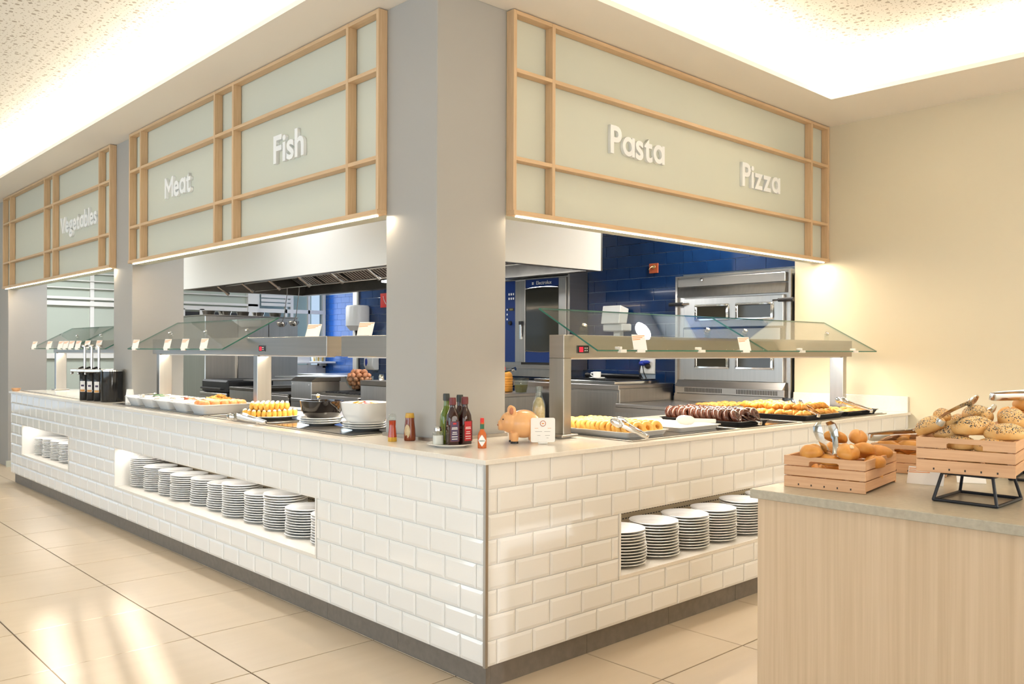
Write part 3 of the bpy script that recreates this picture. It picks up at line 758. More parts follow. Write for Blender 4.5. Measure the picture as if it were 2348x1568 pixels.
for k, (y, h) in enumerate([(6.70, 12), (6.44, 13), (6.18, 13), (5.91, 13), (5.62, 12)]):
    stack(.20, y, NZ0, h, 'the %s stack from the left in the small far niche' % ORD[k], 'plates stacked in the far left niche')
for k, (x, h) in enumerate([(1.0, 14), (1.275, 14), (1.54, 14), (1.80, 13), (2.075, 15), (2.35, 15)]):
    stack(x, .155 if k else .15, NZ0, h, 'the %s stack from the left in the right niche' % ORD[k], 'plates stacked in the right niche')

# ================================================================== generic food-service shapes
def rr_ring(w, l, z, cr, n=4):
    pts = []
    for qx, qy, a0 in ((1, 1, 0), (-1, 1, PI / 2), (-1, -1, PI), (1, -1, 3 * PI / 2)):
        for k in range(n):
            a = a0 + PI / 2 * k / (n - 1); pts.append((qx * (w / 2 - cr) + cr * math.cos(a), qy * (l / 2 - cr) + cr * math.sin(a), z))
    return pts
def loft(rings, m=0, cap0=True, cap1=True):
    mb = MB(); n = len(rings[0]); v = [p for r in rings for p in r]; f = []
    for i in range(len(rings) - 1):
        for k in range(n): f.append((i * n + k, i * n + (k + 1) % n, (i + 1) * n + (k + 1) % n, (i + 1) * n + k))
    if cap0: f.append(tuple(range(n))[::-1])
    if cap1: f.append(tuple((len(rings) - 1) * n + k for k in range(n)))
    return mb.add(v, f, m)
def dish(w, l, h, flare=.03, lip=.012, t=.004, cr=.03):
    R = lambda ww, ll, z, c=cr: rr_ring(ww, ll, z, c)
    return loft([R(w - flare - lip, l - flare - lip, 0), R(w - lip, l - lip, h - t), R(w, l, h - t), R(w, l, h), R(w - lip - 2 * t, l - lip - 2 * t, h), R(w - flare - lip - 2 * t, l - flare - lip - 2 * t, t)])
def lathe_p(prof, n=32):
    """profile rows (r, z, p): p = 2 round, larger = squarer"""
    mb = MB(); v = []; f = []
    for r, z, p in prof:
        for k in range(n):
            a = 2 * PI * k / n; c, s_ = math.cos(a), math.sin(a)
            q = r / (abs(c) ** p + abs(s_) ** p) ** (1 / p); v.append((q * c, q * s_, z))
    for i in range(len(prof) - 1):
        for k in range(n): f.append((i * n + k, i * n + (k + 1) % n, (i + 1) * n + (k + 1) % n, (i + 1) * n + k))
    f.append(tuple(range(n))[::-1]); f.append(tuple((len(prof) - 1) * n + k for k in range(n)))
    return mb.add(v, f)
def P3(loc, rot=(0, 0, 0)):
    from mathutils import Euler
    return Matrix.Translation(loc) @ Euler(rot).to_matrix().to_4x4()

def tongs(label, loc, rot, L=.24, open_=.05, head='scallop', arm='chrome', hm=None, group=None, wid=9.):
    t = thing('serving_tongs', label, 'tongs', loc, rot, group)
    r0 = .013
    for sgn in (1, -1):
        pts = [(r0 - r0 * math.cos(a), sgn * r0 * math.sin(a), 0) for a in [PI / 2 * k / 5 for k in range(6)]]
        for k in range(1, 9):
            u = k / 8; pts.append((r0 + (L - .05 - r0) * u, sgn * (r0 + (open_ / 2 - r0) * u + .004 * math.sin(PI * u)), 0))
        MB().tube(pts, .0011, 8, flat=wid).build('arm', arm, t)
        hb = MB()
        if head == 'scallop':
            hb.blob(.036, .007, .021, (L - .028, sgn * open_ / 2, 0), 14, 8, lambda p: Vector((p[0], p[1] - .5 * sgn * (1 - p[0] * p[0] * .6 - p[2] * p[2] * .8) * -1, p[2])))
        elif head == 'claw':
            hb.tube([(L - .055, sgn * open_ / 2, 0), (L - .03, sgn * (open_ / 2 + .004), 0), (L - .01, sgn * open_ / 2, 0), (L, sgn * (open_ / 2 - .012), 0)], [.0012, .0014, .0013, .0009], 8, flat=wid * 1.2)
        else:
            hb.blob(.05, .006, .026, (L - .03, sgn * open_ / 2, 0), 14, 8)
        hb.build('grip', hm or arm, t)
    return t

# ------------------------------------------------------------------ pastries on the right counter
TZ = .928
def tray(label, x0, x1, y0, y1, m, z=TZ, h=.026):
    me = dish(x1 - x0, y1 - y0, h, .028, .012, .003, .018).mesh('tray', m)
    return solo('tray', me, label, 'tray', ((x0 + x1) / 2, (y0 + y1) / 2, z))
tray('white melamine tray holding the yellow ring doughnuts', .985, 1.318, .09, .62, 'porcelain', h=.028)
ring = MB().torus(.0235, .0125, 24, 12).mesh('ring_doughnut', 'donut')
for c in range(4):
    for k in range(14):
        o = solo('ring_doughnut', ring, 'yellow glazed ring doughnut standing in the %s row of the white tray' % ['leftmost', 'second', 'third', 'rightmost'][c], 'doughnut',
                 (1.04 + .076 * c + random.uniform(-.004, .004), .135 + .034 * k, TZ + .0375), (PI / 2 - .42 + random.uniform(-.08, .08), 0, -.35 + random.uniform(-.14, .14)), 'yellow ring doughnuts on the white tray')
        o.scale = (random.uniform(.97, 1.06),) * 3
tray('white melamine tray of sugar dusted pastries beside the yellow doughnuts', 1.42, 1.80, .10, .62, 'porcelain', h=.026)
pst = loft([rr_ring(.060, .080, 0, .014), rr_ring(.068, .088, .006, .016), rr_ring(.066, .086, .016, .016), rr_ring(.05, .07, .021, .014)]).mesh('sugared_pastry', 'sugar')
for i in range(4):
    for j in range(5):
        solo('sugared_pastry', pst, 'flat white sugar dusted pastry on the second white tray', 'pastry', (1.497 + .077 * i, .165 + .094 * j, TZ + .0035), random.uniform(-.15, .15), 'sugar dusted pastries on the white tray')
tray('black tray holding the chocolate doughnuts', 1.93, 2.27, .08, .63, 'blackmat', h=.028)
cring = MB().torus(.029, .0185, 22, 12).mesh('chocolate_doughnut', 'choc')
for c in range(3):
    for k in range(12):
        o = solo('chocolate_doughnut', cring, 'glossy chocolate ring doughnut leaning in the %s row of the black tray' % ['left', 'middle', 'right'][c], 'doughnut',
                 (1.996 + .1 * c + random.uniform(-.006, .006), .14 + .0405 * k, TZ + .049), (PI / 2 - .45 + random.uniform(-.12, .12), random.uniform(-.1, .1), random.uniform(-.35, .35)), 'chocolate doughnuts on the black tray')
tray('long black tray heaped with croissants', 2.62, 3.12, .045, .60, 'blackmat', h=.030)
def crois(seed):
    rnd = random.Random(seed); pts = []; rad = []
    for i in range(37):
        u = i / 36; a = (u - .5) * 2.0
        pts.append((.056 * math.sin(a) * 1.05, .038 * math.cos(a) - .030, .0 + .004 * math.sin(PI * u)))
        rad.append(max(.003, .0225 * math.sin(PI * u) ** 1.0 * (1 - .20 * (1 - abs(math.sin(u * PI * 3.5 + PI / 4))) ** 1.5) + .002))
    return MB().tube(pts, rad, 12).mesh('croissant', 'crust', ang=50)
cms = [crois(1), crois(2)]
for j in range(7):
    for i in range(5):
        solo('croissant', cms[(i + j) % 2], 'golden croissant in the lower layer of the long black tray', 'croissant', (2.69 + .09 * i, .105 + .072 * j, TZ + .030), (random.uniform(-.25, .25), random.uniform(-.2, .2), -.75 + random.uniform(-.5, .5)), 'croissants in the lower layer')
for j in range(6):
    for i in range(4):
        solo('croissant', cms[(i + j) % 2], 'golden croissant on the upper layer of the croissant heap', 'croissant', (2.74 + .088 * i + random.uniform(-.01, .01), .15 + .075 * j, TZ + .068), (random.uniform(-.4, .4), random.uniform(-.3, .3), -.75 + random.uniform(-.8, .8)), 'croissants on the upper layer')
tray('black tray of flat golden pastries nearest the wall', 3.20, 3.66, .06, .50, 'blackmat', h=.028)
flat = loft([rr_ring(.05, .06, 0, .02), rr_ring(.06, .07, .005, .024), rr_ring(.058, .068, .012, .024), rr_ring(.03, .04, .017, .014)]).mesh('flat_pastry', 'crust')
for i in range(6):
    for j in range(5):
        solo('flat_pastry', flat, 'small flat golden pastry on the black tray nearest the wall', 'pastry', (3.26 + .068 * i, .12 + .078 * j, TZ + .012 + .004 * ((i + j) % 2)), (random.uniform(-.1, .1), random.uniform(-.1, .1), random.random() * 3), 'flat pastries nearest the wall')
rk = thing('tray_riser', 'low steel riser carrying the rear tray of golden sticks', 'riser', (2.98, .84, .9205), world=True)
MB().box(2.76, 3.20, .72, .98, .951, .956).build('shelf', 'steelh', rk)
for x in (2.77, 3.18):
    for y in (.73, .96): B(x, x + .012, y, y + .012, .9207, .951).build('leg', 'steelh', rk)
tray('steel tray of golden brown sticks at the back', 2.74, 3.22, .70, 1.0, 'steelh', z=.9563, h=.022)
stick = MB().tube([(-.035, 0, 0), (-.03, 0, 0), (0, .002, .003), (.03, 0, 0), (.036, 0, 0)], [.004, .0085, .0095, .0085, .004], 8).mesh('fried_stick', 'crust')
for i in range(5):
    for j in range(8):
        solo('fried_stick', stick, 'golden fried stick on the steel tray at the back', 'snack', (2.82 + .08 * i, .745 + .03 * j, .970 + .008 * (j % 2)), random.uniform(-.4, .4), 'fried sticks on the back tray')
rim = .958
tongs('steel scallop tongs hanging over the yellow doughnut tray edge', (1.045, .015, .937), (0, -.42, 1.9), .19, .075)
tongs('steel serving tongs resting beside the chocolate doughnuts', (2.02, -.005, .950), (0, -.20, 1.15), .27, .06)
tongs('white headed tongs lying on the sugared pastries', (1.81, .15, .966), (0, -.05, 2.75), .22, .035, 'paddle', 'whiteplastic')
tongs('steel serving tongs resting on the croissants and tray rim', (2.70, .005, .958), (0, -.26, 1.03), .28, .05)
tongs('steel serving tongs beside the wall pastries', (3.46, .02, .948), (0, -.25, 1.35), .28, .05)
# ------------------------------------------------------------------ left counter dishes
PZ = .928
def bowlset(x, y, label, m, r, h, n_pl, plabel):
    for k in range(n_pl):
        o = solo('plate', plate_me, plabel, 'plate', (x, y, PZ + .0005 + .012 * k), k * 1.1, 'plates under the ' + ('black bowl' if m == 'bowlblack' else 'white bowl'))
    z = PZ + .012 * (n_pl - 1) + .0075
    prof = [(r * .42, 0, 2), (r * .45, .002, 2), (r * .80, h * .16, 2.6), (r * .93, h * .5, 3), (r * .985, h * .92, 3), (r, h, 3), (r * .965, h, 3), (r * .90, h * .5, 3), (r * .72, h * .2, 2.6), (r * .1, h * .14, 2)]
    mb = lathe_p(prof, 36); mb.f.pop(-2) if False else None
    return solo('bowl', mb.mesh('bowl', m, ang=50), label, 'bowl', (x, y, z), .1), z
b1, z1 = bowlset(.285, 1.72, 'glossy black bowl with squared sides on white plates', 'bowlblack', .108, .105, 3, 'white plate under the black bowl')
MB().lathe([(0, 0), (.088, .0), (.088, .004), (0, .012)], 28).xf(P3((0, 0, .082))).build('filling', 'yellow', b1)
ld = thing('ladle', 'steel ladle knob rising from the black bowl', 'ladle', (.285, 1.76, z1 + .098))
MB().tube([(0, 0, 0), (0, 0, .02)], .003, 8).build('handle', 'chrome', ld); MB().blob(.012, .012, .012, (0, 0, .032)).build('knob', 'chrome', ld)
b2, z2 = bowlset(.30, 1.30, 'white porcelain bowl of sliced food beside the pillar', 'porcelain', .118, .115, 3, 'white plate under the white bowl')
MB().lathe([(0, 0), (.10, .0), (.10, .006), (0, .022)], 28).xf(P3((0, 0, .092))).build('filling', 'creamfood', b2)
for k in range(6):
    a = k * 1.05
    MB().blob(.03, .018, .006, (0, 0, 0), 10, 6).xf(P3((.045 * math.cos(a), .045 * math.sin(a), .112), (.3, .2, a))).build('food_slice', ['peach', 'labelr', 'crust'][k % 3], b2)
pl = solo('platter', MB().lathe([(0, 0), (.13, 0), (.135, .004), (.195, .018), (.20, .021), (.196, .023), (.135, .009), (0, .007)], 44).mesh('platter', 'porcelain', ang=50), 'round white platter heaped with yellow canapes', 'platter', (.285, 2.33, PZ))
can = MB().blob(.0155, .0155, .024, (0, 0, 0), 10, 8).blob(.010, .010, .006, (0, 0, .021), 8, 5, m=1).mesh('canape', ['yellow', 'creamfood'])
for layer, R_ in ((0, .158), (1, .125)):
    yy = -R_
    row = 0
    while yy <= R_:
        xx = -R_ + (.0165 if row % 2 else 0)
        while xx <= R_:
            if math.hypot(xx, yy) < R_:
                o = solo('canape', can, 'yellow canape with a pale cap in the %s layer on the round platter' % ['bottom', 'top'][layer], 'canape', (.285 + xx, 2.33 + yy, PZ + .033 + layer * .043), (random.uniform(-.15, .15), random.uniform(-.15, .15), 0), 'yellow canapes on the round platter, %s layer' % ['bottom', 'top'][layer])
            xx += .034
        yy += .0295; row += 1
tongs('steel tongs leaning on the rim of the canape platter', (.075, 1.97, .936), (0, -.16, 1.9), .22, .05, 'claw')
tongs('steel tongs lying in front of the canape platter', (.085, 2.12, .937), (0, -.06, 1.75), .24, .04)
tongs('steel tongs lying between the two bowls', (.50, 1.42, .937), (0, -.08, 2.2), .24, .04, 'paddle', hm='chrome')
sl = tray('white tray of golden slices behind the two bowls', .46, .74, 1.30, 1.70, 'porcelain', z=PZ, h=.022)
for k in range(8):
    solo('toast_slice', flat, 'golden slice on the tray behind the bowls', 'pastry', (.53 + .07 * (k % 3), 1.36 + .09 * (k // 3) + .01, PZ + .012), k, 'golden slices behind the bowls')
pan = dish(.37, .262, .062, .05, .022, .005, .03).mesh('dish', 'porcelain')
names = ['nearest the canapes', 'second along from the canapes', 'third along from the canapes', 'fourth along from the canapes', 'furthest from the canapes']
eggm = MB().blob(.031, .024, .022, (0, 0, 0), 14, 10).mesh('peach_half', 'peach')
for k in range(5):
    y = 2.985 + .29 * k
    d = solo('serving_dish', pan, 'deep white serving dish, ' + names[k], 'serving dish', (.262, y, PZ))
    fm = ['peach', 'creamfood', 'creamfood', 'creamfood', 'creamfood'][k]
    loft([rr_ring(.30, .195, .006, .025), rr_ring(.325, .218, .040, .028), rr_ring(.25, .15, .052, .025)]).build('food', 'creamfood', d)
    if k == 0:
        for i in range(5):
            for j in range(3):
                solo('peach_half', eggm, 'shiny peach coloured piece in the nearest white dish', 'food', (.14 + .062 * i, 2.925 + .06 * j, PZ + .064), (0, 0, random.random() * 3), 'peach coloured pieces in the nearest white dish')
    elif k < 5:
        sp = thing('serving_spoon', 'steel serving spoon resting in the white dish ' + names[k], 'spoon', (.12, y + .03, PZ + .066), (0, -.12, -.35 + .1 * k))
        MB().tube([(-.06, 0, .012), (0, 0, .004), (.08, 0, 0), (.12, 0, 0)], [.005, .004, .003, .004], 8, flat=.5).build('handle', 'chrome', sp)
        MB().blob(.032, .022, .007, (.145, 0, -.004), 12, 8).build('bowl', 'chrome', sp)
    if k in (2, 3, 4):
        s2 = thing('garnish_pot', 'small steel pot standing in the white dish ' + names[k], 'pot', (.155, y - .05, PZ + .054))
        MB().lathe([(0, 0), (.016, 0), (.018, .028), (.016, .028), (.0145, .004), (0, .004)], 16).build('cup', 'chrome', s2)
for k in range(4):
    o = solo('garnish_heap', MB().blob(.05, .04, .016, (0, 0, 0), 14, 8, lambda p: p * (1 + .25 * math.sin(9 * p[0] + k) * math.sin(7 * p[1]))).mesh('garnish_heap', ['crust', 'rust', 'creamfood', 'labelg'][k]), 'small heap of ' + ['golden', 'red brown', 'cream', 'green'][k] + ' garnish in a white dish', 'food', (.30, 3.27 + .29 * k, PZ + .058))
pf = solo('platter', MB().lathe([(0, 0), (.11, 0), (.16, .016), (.165, .018), (.11, .006), (0, .005)], 32).mesh('platter', 'porcelain', ang=50), 'oval white platter of golden fries behind the dishes', 'platter', (.66, 3.9, PZ + .0))
pf.scale = (1, 1.5, 1)
for k in range(46):
    a = random.random() * 6.28; r_ = random.random() ** .5 * .10
    solo('fry', stick, 'golden fry heaped on the oval platter behind the dishes', 'snack', (.66 + r_ * math.cos(a), 3.9 + 1.5 * r_ * math.sin(a), PZ + .02 + (.10 - r_) * .45), (random.uniform(-.3, .3), random.uniform(-.3, .3), random.random() * 3), 'golden fries on the oval platter')
cup = MB().lathe([(0, 0), (.024, 0), (.033, .07), (.035, .072), (.033, .074), (.031, .070), (.022, .003), (0, .003)], 20).mesh('cup', 'card')
for k in range(4):
    o = solo('paper_cup', cup, 'upturned white paper cup in the short stack left of the dishes', 'cup', (.20, 4.49, .9205 + .080 + .012 * k - .006), (PI, 0, 0), 'white paper cups stacked upside down')

# ------------------------------------------------------------------ bottles, pig and dispensers
def rings(parent, prof, m, name='body', n=32): return lathe_p(prof, n).build(name, m, parent, ang=40)
def oil_bottle(label, loc, rot, glassm, capm, h, lab, rimm, badge=True):
    t = thing('sauce_bottle', label, 'bottle', loc, rot)
    rings(t, [(.023, 0, 5), (.0255, .004, 5), (.0255, .11, 5), (.0235, .135, 4), (.0135, .165, 2.2), (.012, .175, 2), (.0125, h - .032, 2), (.0125, h - .030, 2)], glassm)
    MB().lathe([(0, h - .032), (.0155, h - .032), (.0155, h - .008), (.014, h), (0, h)], 20).build('cap', capm, t)
    for a in (0, PI / 2):
        L_ = MB().box(-.0205, .0205, -.0262, -.0254, .018, .108, 0).box(-.018, .018, -.0265, -.0260, .020, .106, 1)
        L_.box(-.008, .008, -.0268, -.0262, .094, .102, 2)
        for q, (zz, ww) in enumerate(((.080, .013), (.074, .014), (.060, .010), (.052, .012), (.040, .014), (.030, .013))): L_.box(-ww, ww, -.0268, -.0262, zz - .0015, zz + .0015, 3)
        L_.xf(Matrix.Rotation(a, 4, 'Z')).build('label', [rimm, lab, 'labelr', 'whiteplastic'], t, smooth=False)
    return t
cp = solo('plate', MB().lathe([(0, 0), (.070, 0), (.074, .003), (.108, .0125), (.110, .014), (.107, .0155), (.076, .007), (0, .006)], 44).mesh('plate', 'porcelain', ang=60), 'white plate under the condiment bottles on the corner', 'plate', (.196, .462, .9205))
OZ = .9273
FA = TH - PI / 2   # facing the room corner
oil_bottle('tall green olive oil bottle on the corner plate', (.208, .508, OZ), FA + .5, 'oil', 'capdark', .226, 'labelg', 'labely')
oil_bottle('dark vinegar bottle with purple label on the corner plate', (.182, .432, OZ), FA + .45, 'vinegar', 'capmaroon', .212, 'labelp', 'capmaroon')
oil_bottle('dark vinegar bottle with red label on the corner plate', (.240, .416, OZ), FA + .65, 'vinegar', 'capmaroon', .214, 'labelr', 'capmaroon')
oil_bottle('dark bottle half hidden behind the two vinegar bottles', (.262, .478, OZ), FA + .3, 'vinegar', 'capdark', .220, 'labelr', 'capdark')
sk = thing('salt_shaker', 'glass salt shaker with a steel cap on the corner plate', 'shaker', (.150, .494, OZ), FA + .4)
lathe_p([(.0215, 0, 5), (.0225, .003, 5), (.0225, .05, 5), (.014, .058, 2.5), (.0125, .062, 2)]).build('jar', 'clear', sk)
lathe_p([(.020, .002, 5), (.0205, .004, 5), (.0205, .042, 5)]).build('salt', 'salt', sk)
MB().lathe([(.0125, .061), (.0165, .062), (.0165, .074), (.0135, .081), (0, .084)], 20).build('cap', 'chrome', sk)
tb = thing('hot_sauce_bottle', 'slim hot sauce bottle with red cap at the counter corner', 'bottle', (.252, .312, .9205), FA)
MB().lathe([(0, 0), (.019, 0), (.0195, .003), (.0195, .055), (.016, .067), (.0085, .080), (.008, .098), (0, .098)], 24).build('body', 'hotsauce', tb)
MB().lathe([(.0090, .084), (.0092, .086), (.0092, .104), (.0088, .105), (0, .105)], 20).build('seal', 'greenseal', tb)
MB().lathe([(.0085, .105), (.0085, .112), (.0078, .112), (.0078, .1125)], 20).build('neck_band', 'hotsauce', tb)
MB().lathe([(0, .112), (.0085, .112), (.0088, .114), (.0085, .130), (.007, .132), (0, .132)], 20).build('cap', 'redp', tb)
dm = MB(); nn = 9; dv = []; df = []
for i in range(nn):
    u = -1 + 2 * i / (nn - 1); w_ = 1 - abs(u); 
    for q in (-1, 1):
        ang = u * .95; dv.append((.0199 * math.sin(ang), -.0199 * math.cos(ang), .034 + q * w_ * .026))
for i in range(nn - 1): df.append((2 * i, 2 * i + 2, 2 * i + 3, 2 * i + 1))
dm.add(dv, df).build('label', 'card', tb)
def small_text(txt, size, m, parent, loc, rot, name='lettering', ext=.0003, bold=0., cx_=True):
    c = bpy.data.curves.new('t', 'FONT'); c.body = txt; c.size = size; c.extrude = ext; c.offset = bold; c.resolution_u = 2
    if cx_: c.align_x = 'CENTER'
    o = bpy.data.objects.new('t', c); COL.objects.link(o); bpy.context.view_layer.update()
    me = bpy.data.meshes.new_from_object(o); bpy.data.objects.remove(o); me.materials.clear(); me.materials.append(M[m])
    return link(name, me, parent, loc, rot)
small_text('TABASCO', .0062, 'greenseal', tb, (0, -.0206, .031), (PI / 2, 0, 0), bold=.0001)
sy = thing('syrup_bottle', 'small red syrup bottle with a clear spout left of the pillar', 'bottle', (.118, .800, .9205), FA)
MB().lathe([(0, 0), (.0205, 0), (.0212, .003), (.021, .020), (0, .020)], 24).build('base_band', 'gold', sy)
MB().lathe([(.021, .020), (.0195, .035), (.0155, .07), (.0165, .088), (.0165, .098), (0, .098)], 24).build('body', 'syrup', sy)
MB().lathe([(.0155, .098), (.0175, .104), (.0175, .118), (.013, .128), (0, .130)], 20).build('cap', 'clear', sy)
MB().tube([(-.016, 0, .112), (-.022, 0, .105), (-.021, 0, .085), (-.018, 0, .065)], .0035, 8).build('handle', 'clear', sy)
hn = thing('honey_bottle', 'dark squeezable honey bottle with gold cap left of the pillar', 'bottle', (.200, .775, .9205), FA - .2)
MB().lathe([(0, 0), (.026, 0), (.0285, .004), (.029, .02), (.0265, .055), (.022, .095), (.0215, .108), (0, .108)], 28, sx=1.0, sy=.72).build('body', 'honey', hn)
MB().lathe([(0, .108), (.0218, .108), (.0225, .112), (.0195, .130), (0, .131)], 24, sx=1.0, sy=.72).build('cap', 'gold', hn)
lb = MB(); lv = [(0, -.0222, .05)]
for k in range(20):
    a = 2 * PI * k / 20; x_ = .0145 * math.cos(a); lv.append((x_ - .006, -.0222 + abs(x_ - .006) * .28 + .0004, .045 + .032 * math.sin(a)))
lb.add(lv, [(0, 1 + k, 1 + (k + 1) % 20) for k in range(20)]).build('label', 'grainb', hn)

pg = thing('pig_figurine', 'peach ceramic pig standing on the corner worktop', 'figurine', (.53, .355, .9205), math.atan2(.683, -.7305) + .12)
m = MB()
m.blob(.078, .066, .066, (-.012, 0, .088), 24, 16)
m.blob(.048, .050, .050, (.052, 0, .096), 20, 14)
m.tube([(.085, 0, .083), (.100, 0, .082), (.108, 0, .082)], [.026, .024, .0215], 18)
for sx_, sy_ in ((.035, .03), (.035, -.03), (-.055, .03), (-.055, -.03)): m.tube([(sx_, sy_, .05), (sx_, sy_, .006)], [.022, .017], 12)
m.blob(.010, .010, .012, (-.092, 0, .10), 8, 6)
for q in (1, -1): m.blob(.019, .010, .026, (.045, q * .033, .148), 12, 8)
pb = m.build('body', 'pig', pg)
rm = pb.modifiers.new('r', 'REMESH'); rm.mode = 'VOXEL'; rm.voxel_size = .0035; rm.use_smooth_shade = True
sm = pb.modifiers.new('s', 'SMOOTH'); sm.iterations = 4; sm.factor = .5
for q in (1, -1):
    MB().blob(.010, .004, .017, (.050, q * .041, .150), 10, 8).build('ear_lining', 'pigear', pg)
    MB().blob(.0035, .0035, .0035, (.088, q * .030, .112), 8, 6).build('eye', 'black', pg)
    MB().blob(.003, .003, .004, (.1085, q * .008, .083), 8, 6).build('nostril', 'pigear', pg)
for sx_, sy_ in ((.035, .03), (.035, -.03), (-.055, -.03)):
    MB().lathe([(0, 0), (.019, 0), (.019, .006), (.017, .010), (0, .010)], 14, (sx_, sy_, .0005)).build('hoof', 'black' if sx_ > 0 else 'porcelain', pg)
pc = thing('menu_card', 'white breakfast card leaning on the pig', 'card', (.563, .238, .949), FA + .10)
loft([[(x, 0, z) for x, z in [(p[0], p[1]) for p in rr_ring(.112, .112, 0, .008)]], [(x, .0015, z) for x, z in [(p[0], p[1]) for p in rr_ring(.112, .112, 0, .008)]]]).build('card', 'card', pc, smooth=False)
pc.location = (.563, .245, .985)
rg = MB(); rv = []
for r_ in (.0135, .011):
    for k in range(24): rv.append((r_ * math.cos(2 * PI * k / 24), -.0006, .03 + r_ * math.sin(2 * PI * k / 24)))
rg.add(rv, [(k, (k + 1) % 24, 24 + (k + 1) % 24, 24 + k) for k in range(24)]).build('printed_ring', 'rust', pc, smooth=False)
MB().blob(.006, .0004, .003, (0, -.0006, .030), 10, 6).build('printed_heart', 'orange', pc)
MB().box(-.038, -.022, -.0006, 0, .008, .0095).box(.022, .038, -.0006, 0, .008, .0095).build('printed_flourish', 'orange', pc, smooth=False)
MB().box(-.036, -.004, -.0006, 0, -.0075, -.0065).box(.006, .034, -.0006, 0, -.0075, -.0065).box(-.026, -.012, -.0006, 0, -.0255, -.0245).box(.010, .032, -.0006, 0, -.0255, -.0245).box(.016, .026, -.0006, 0, -.0365, -.0355).build('printed_lines', 'slot', pc, smooth=False)
MB().box(-.022, .022, -.004, .02, -.0640, -.048).build('card_foot', 'whiteplastic', pc, bevel=.003)
gb = thing('glass_bottle', 'clear milk bottle filled with pale grains behind the pig', 'bottle', (.715, .425, .9205))
MB().lathe([(0, 0), (.030, 0), (.0325, .004), (.0325, .15), (.029, .175), (.0165, .205), (.0155, .235), (.0185, .240), (.0185, .252), (.0165, .256), (.0145, .256), (.0145, .20), (.028, .17), (.030, .01), (0, .006)], 28).build('body', 'clear', gb)
MB().lathe([(0, .007), (.0295, .008), (.0295, .148), (.026, .172), (.013, .20), (0, .202)], 24).build('grains', 'grainb', gb)

dc = thing('drinks_dispenser', 'large black cylindrical drinks pot beside the pump bottles', 'dispenser', (.165, 4.80, .9205), .2)
MB().lathe([(0, 0), (.082, 0), (.084, .004), (.084, .245), (0, .245)], 40).build('body', 'black', dc)
MB().lathe([(.084, .245), (.087, .247), (.087, .258), (.075, .264), (0, .266)], 40).build('lid', 'chrome', dc)
for k, (x, y) in enumerate(((.075, 5.19), (.095, 5.075), (.115, 4.96))):
    t = thing('pump_bottle', ['leftmost', 'middle', 'rightmost'][k] + ' of the three black pump bottles by the dark pot', 'pump bottle', (x, y, .9205), -2.32)
    lathe_p([(.033, 0, 3), (.035, .004, 3), (.036, .225, 3), (.030, .235, 2.5), (.022, .24, 2)]).build('body', 'black', t, ang=40)
    B(.0362, .0375, -.020, .020, .07, .16).build('label', 'card', t, smooth=False)
    B(.0374, .0382, -.018, .018, .072, .090).build('label_band', 'crust', t, smooth=False); B(.0374, .0382, -.012, .012, .115, .130).build('label_badge', 'labelp', t, smooth=False)
    MB().box(-.020, .020, -.115, .02, .236, .262).box(-.016, .016, -.115, -.10, .215, .236).build('spout', 'steelh', t, bevel=.004)
    MB().tube([(0, 0, .26), (0, 0, .45)], .010, 12).build('pump_rod', 'chrome', t)
    MB().lathe([(0, .445), (.028, .447), (.028, .458), (.022, .463), (0, .463)], 20).build('pump_cap', 'steelh', t)
    MB().tube([(0, .01, .262), (0, -.02, .275), (0, -.05, .262)], .009, 8).build('lever', 'black', t)
sp = thing('sachet_bowl', 'small wooden looking bowl with tongs at the far left counter end', 'bowl', (.035, 7.23, .9205))
MB().lathe([(0, 0), (.03, 0), (.045, .03), (.042, .03), (.028, .004), (0, .004)], 20).build('bowl', 'beech', sp)

# ================================================================== KITCHEN
# extraction hood
hd = thing('extraction_hood', 'white boxed extraction hood over the cooking line', 'hood', (2.3, 4.5, 2.0), world=True)
x0, x1, y0, y1, hz = 1.55, 3.08, 2.09, 6.86, 2.0
MB().box(x0, x0 + .02, y0, y1, hz, 2.94).build('fascia', 'white', hd)
MB().box(x0 + .02, x1, y0, y0 + .02, hz, 2.94).build('fascia', 'white', hd)
MB().box(x1, x1 + .02, y0, y1, hz, 2.94).build('fascia', 'darksteel', hd)
MB().box(x0 + .02, x1, y1 - .02, y1, hz, 2.94).build('fascia', 'darksteel', hd)
MB().box(x0 + .021, x1, y0 + .021, y1 - .021, 2.5, 2.52).build('hood_roof', 'darksteel', hd)
MB().box(x0 + .021, x0 + .08, y0 + .02, y1 - .02, hz, hz + .012).box(x1 - .08, x1 - .001, y0 + .02, y1 - .02, hz, hz + .012).box(x0 + .08, x1 - .08, y0 + .021, y0 + .08, hz, hz + .012).box(x0 + .08, x1 - .08, y1 - .08, y1 - .021, hz, hz + .012).build('gutter', 'darksteel', hd)
MB().box(x0 + .021, x0 + .025, y0 + .02, y1 - .02, hz + .012, 2.5).box(x1 - .004, x1 - .001, y0 + .02, y1 - .02, hz + .012, 2.5).build('inner_lining', 'darksteel', hd)
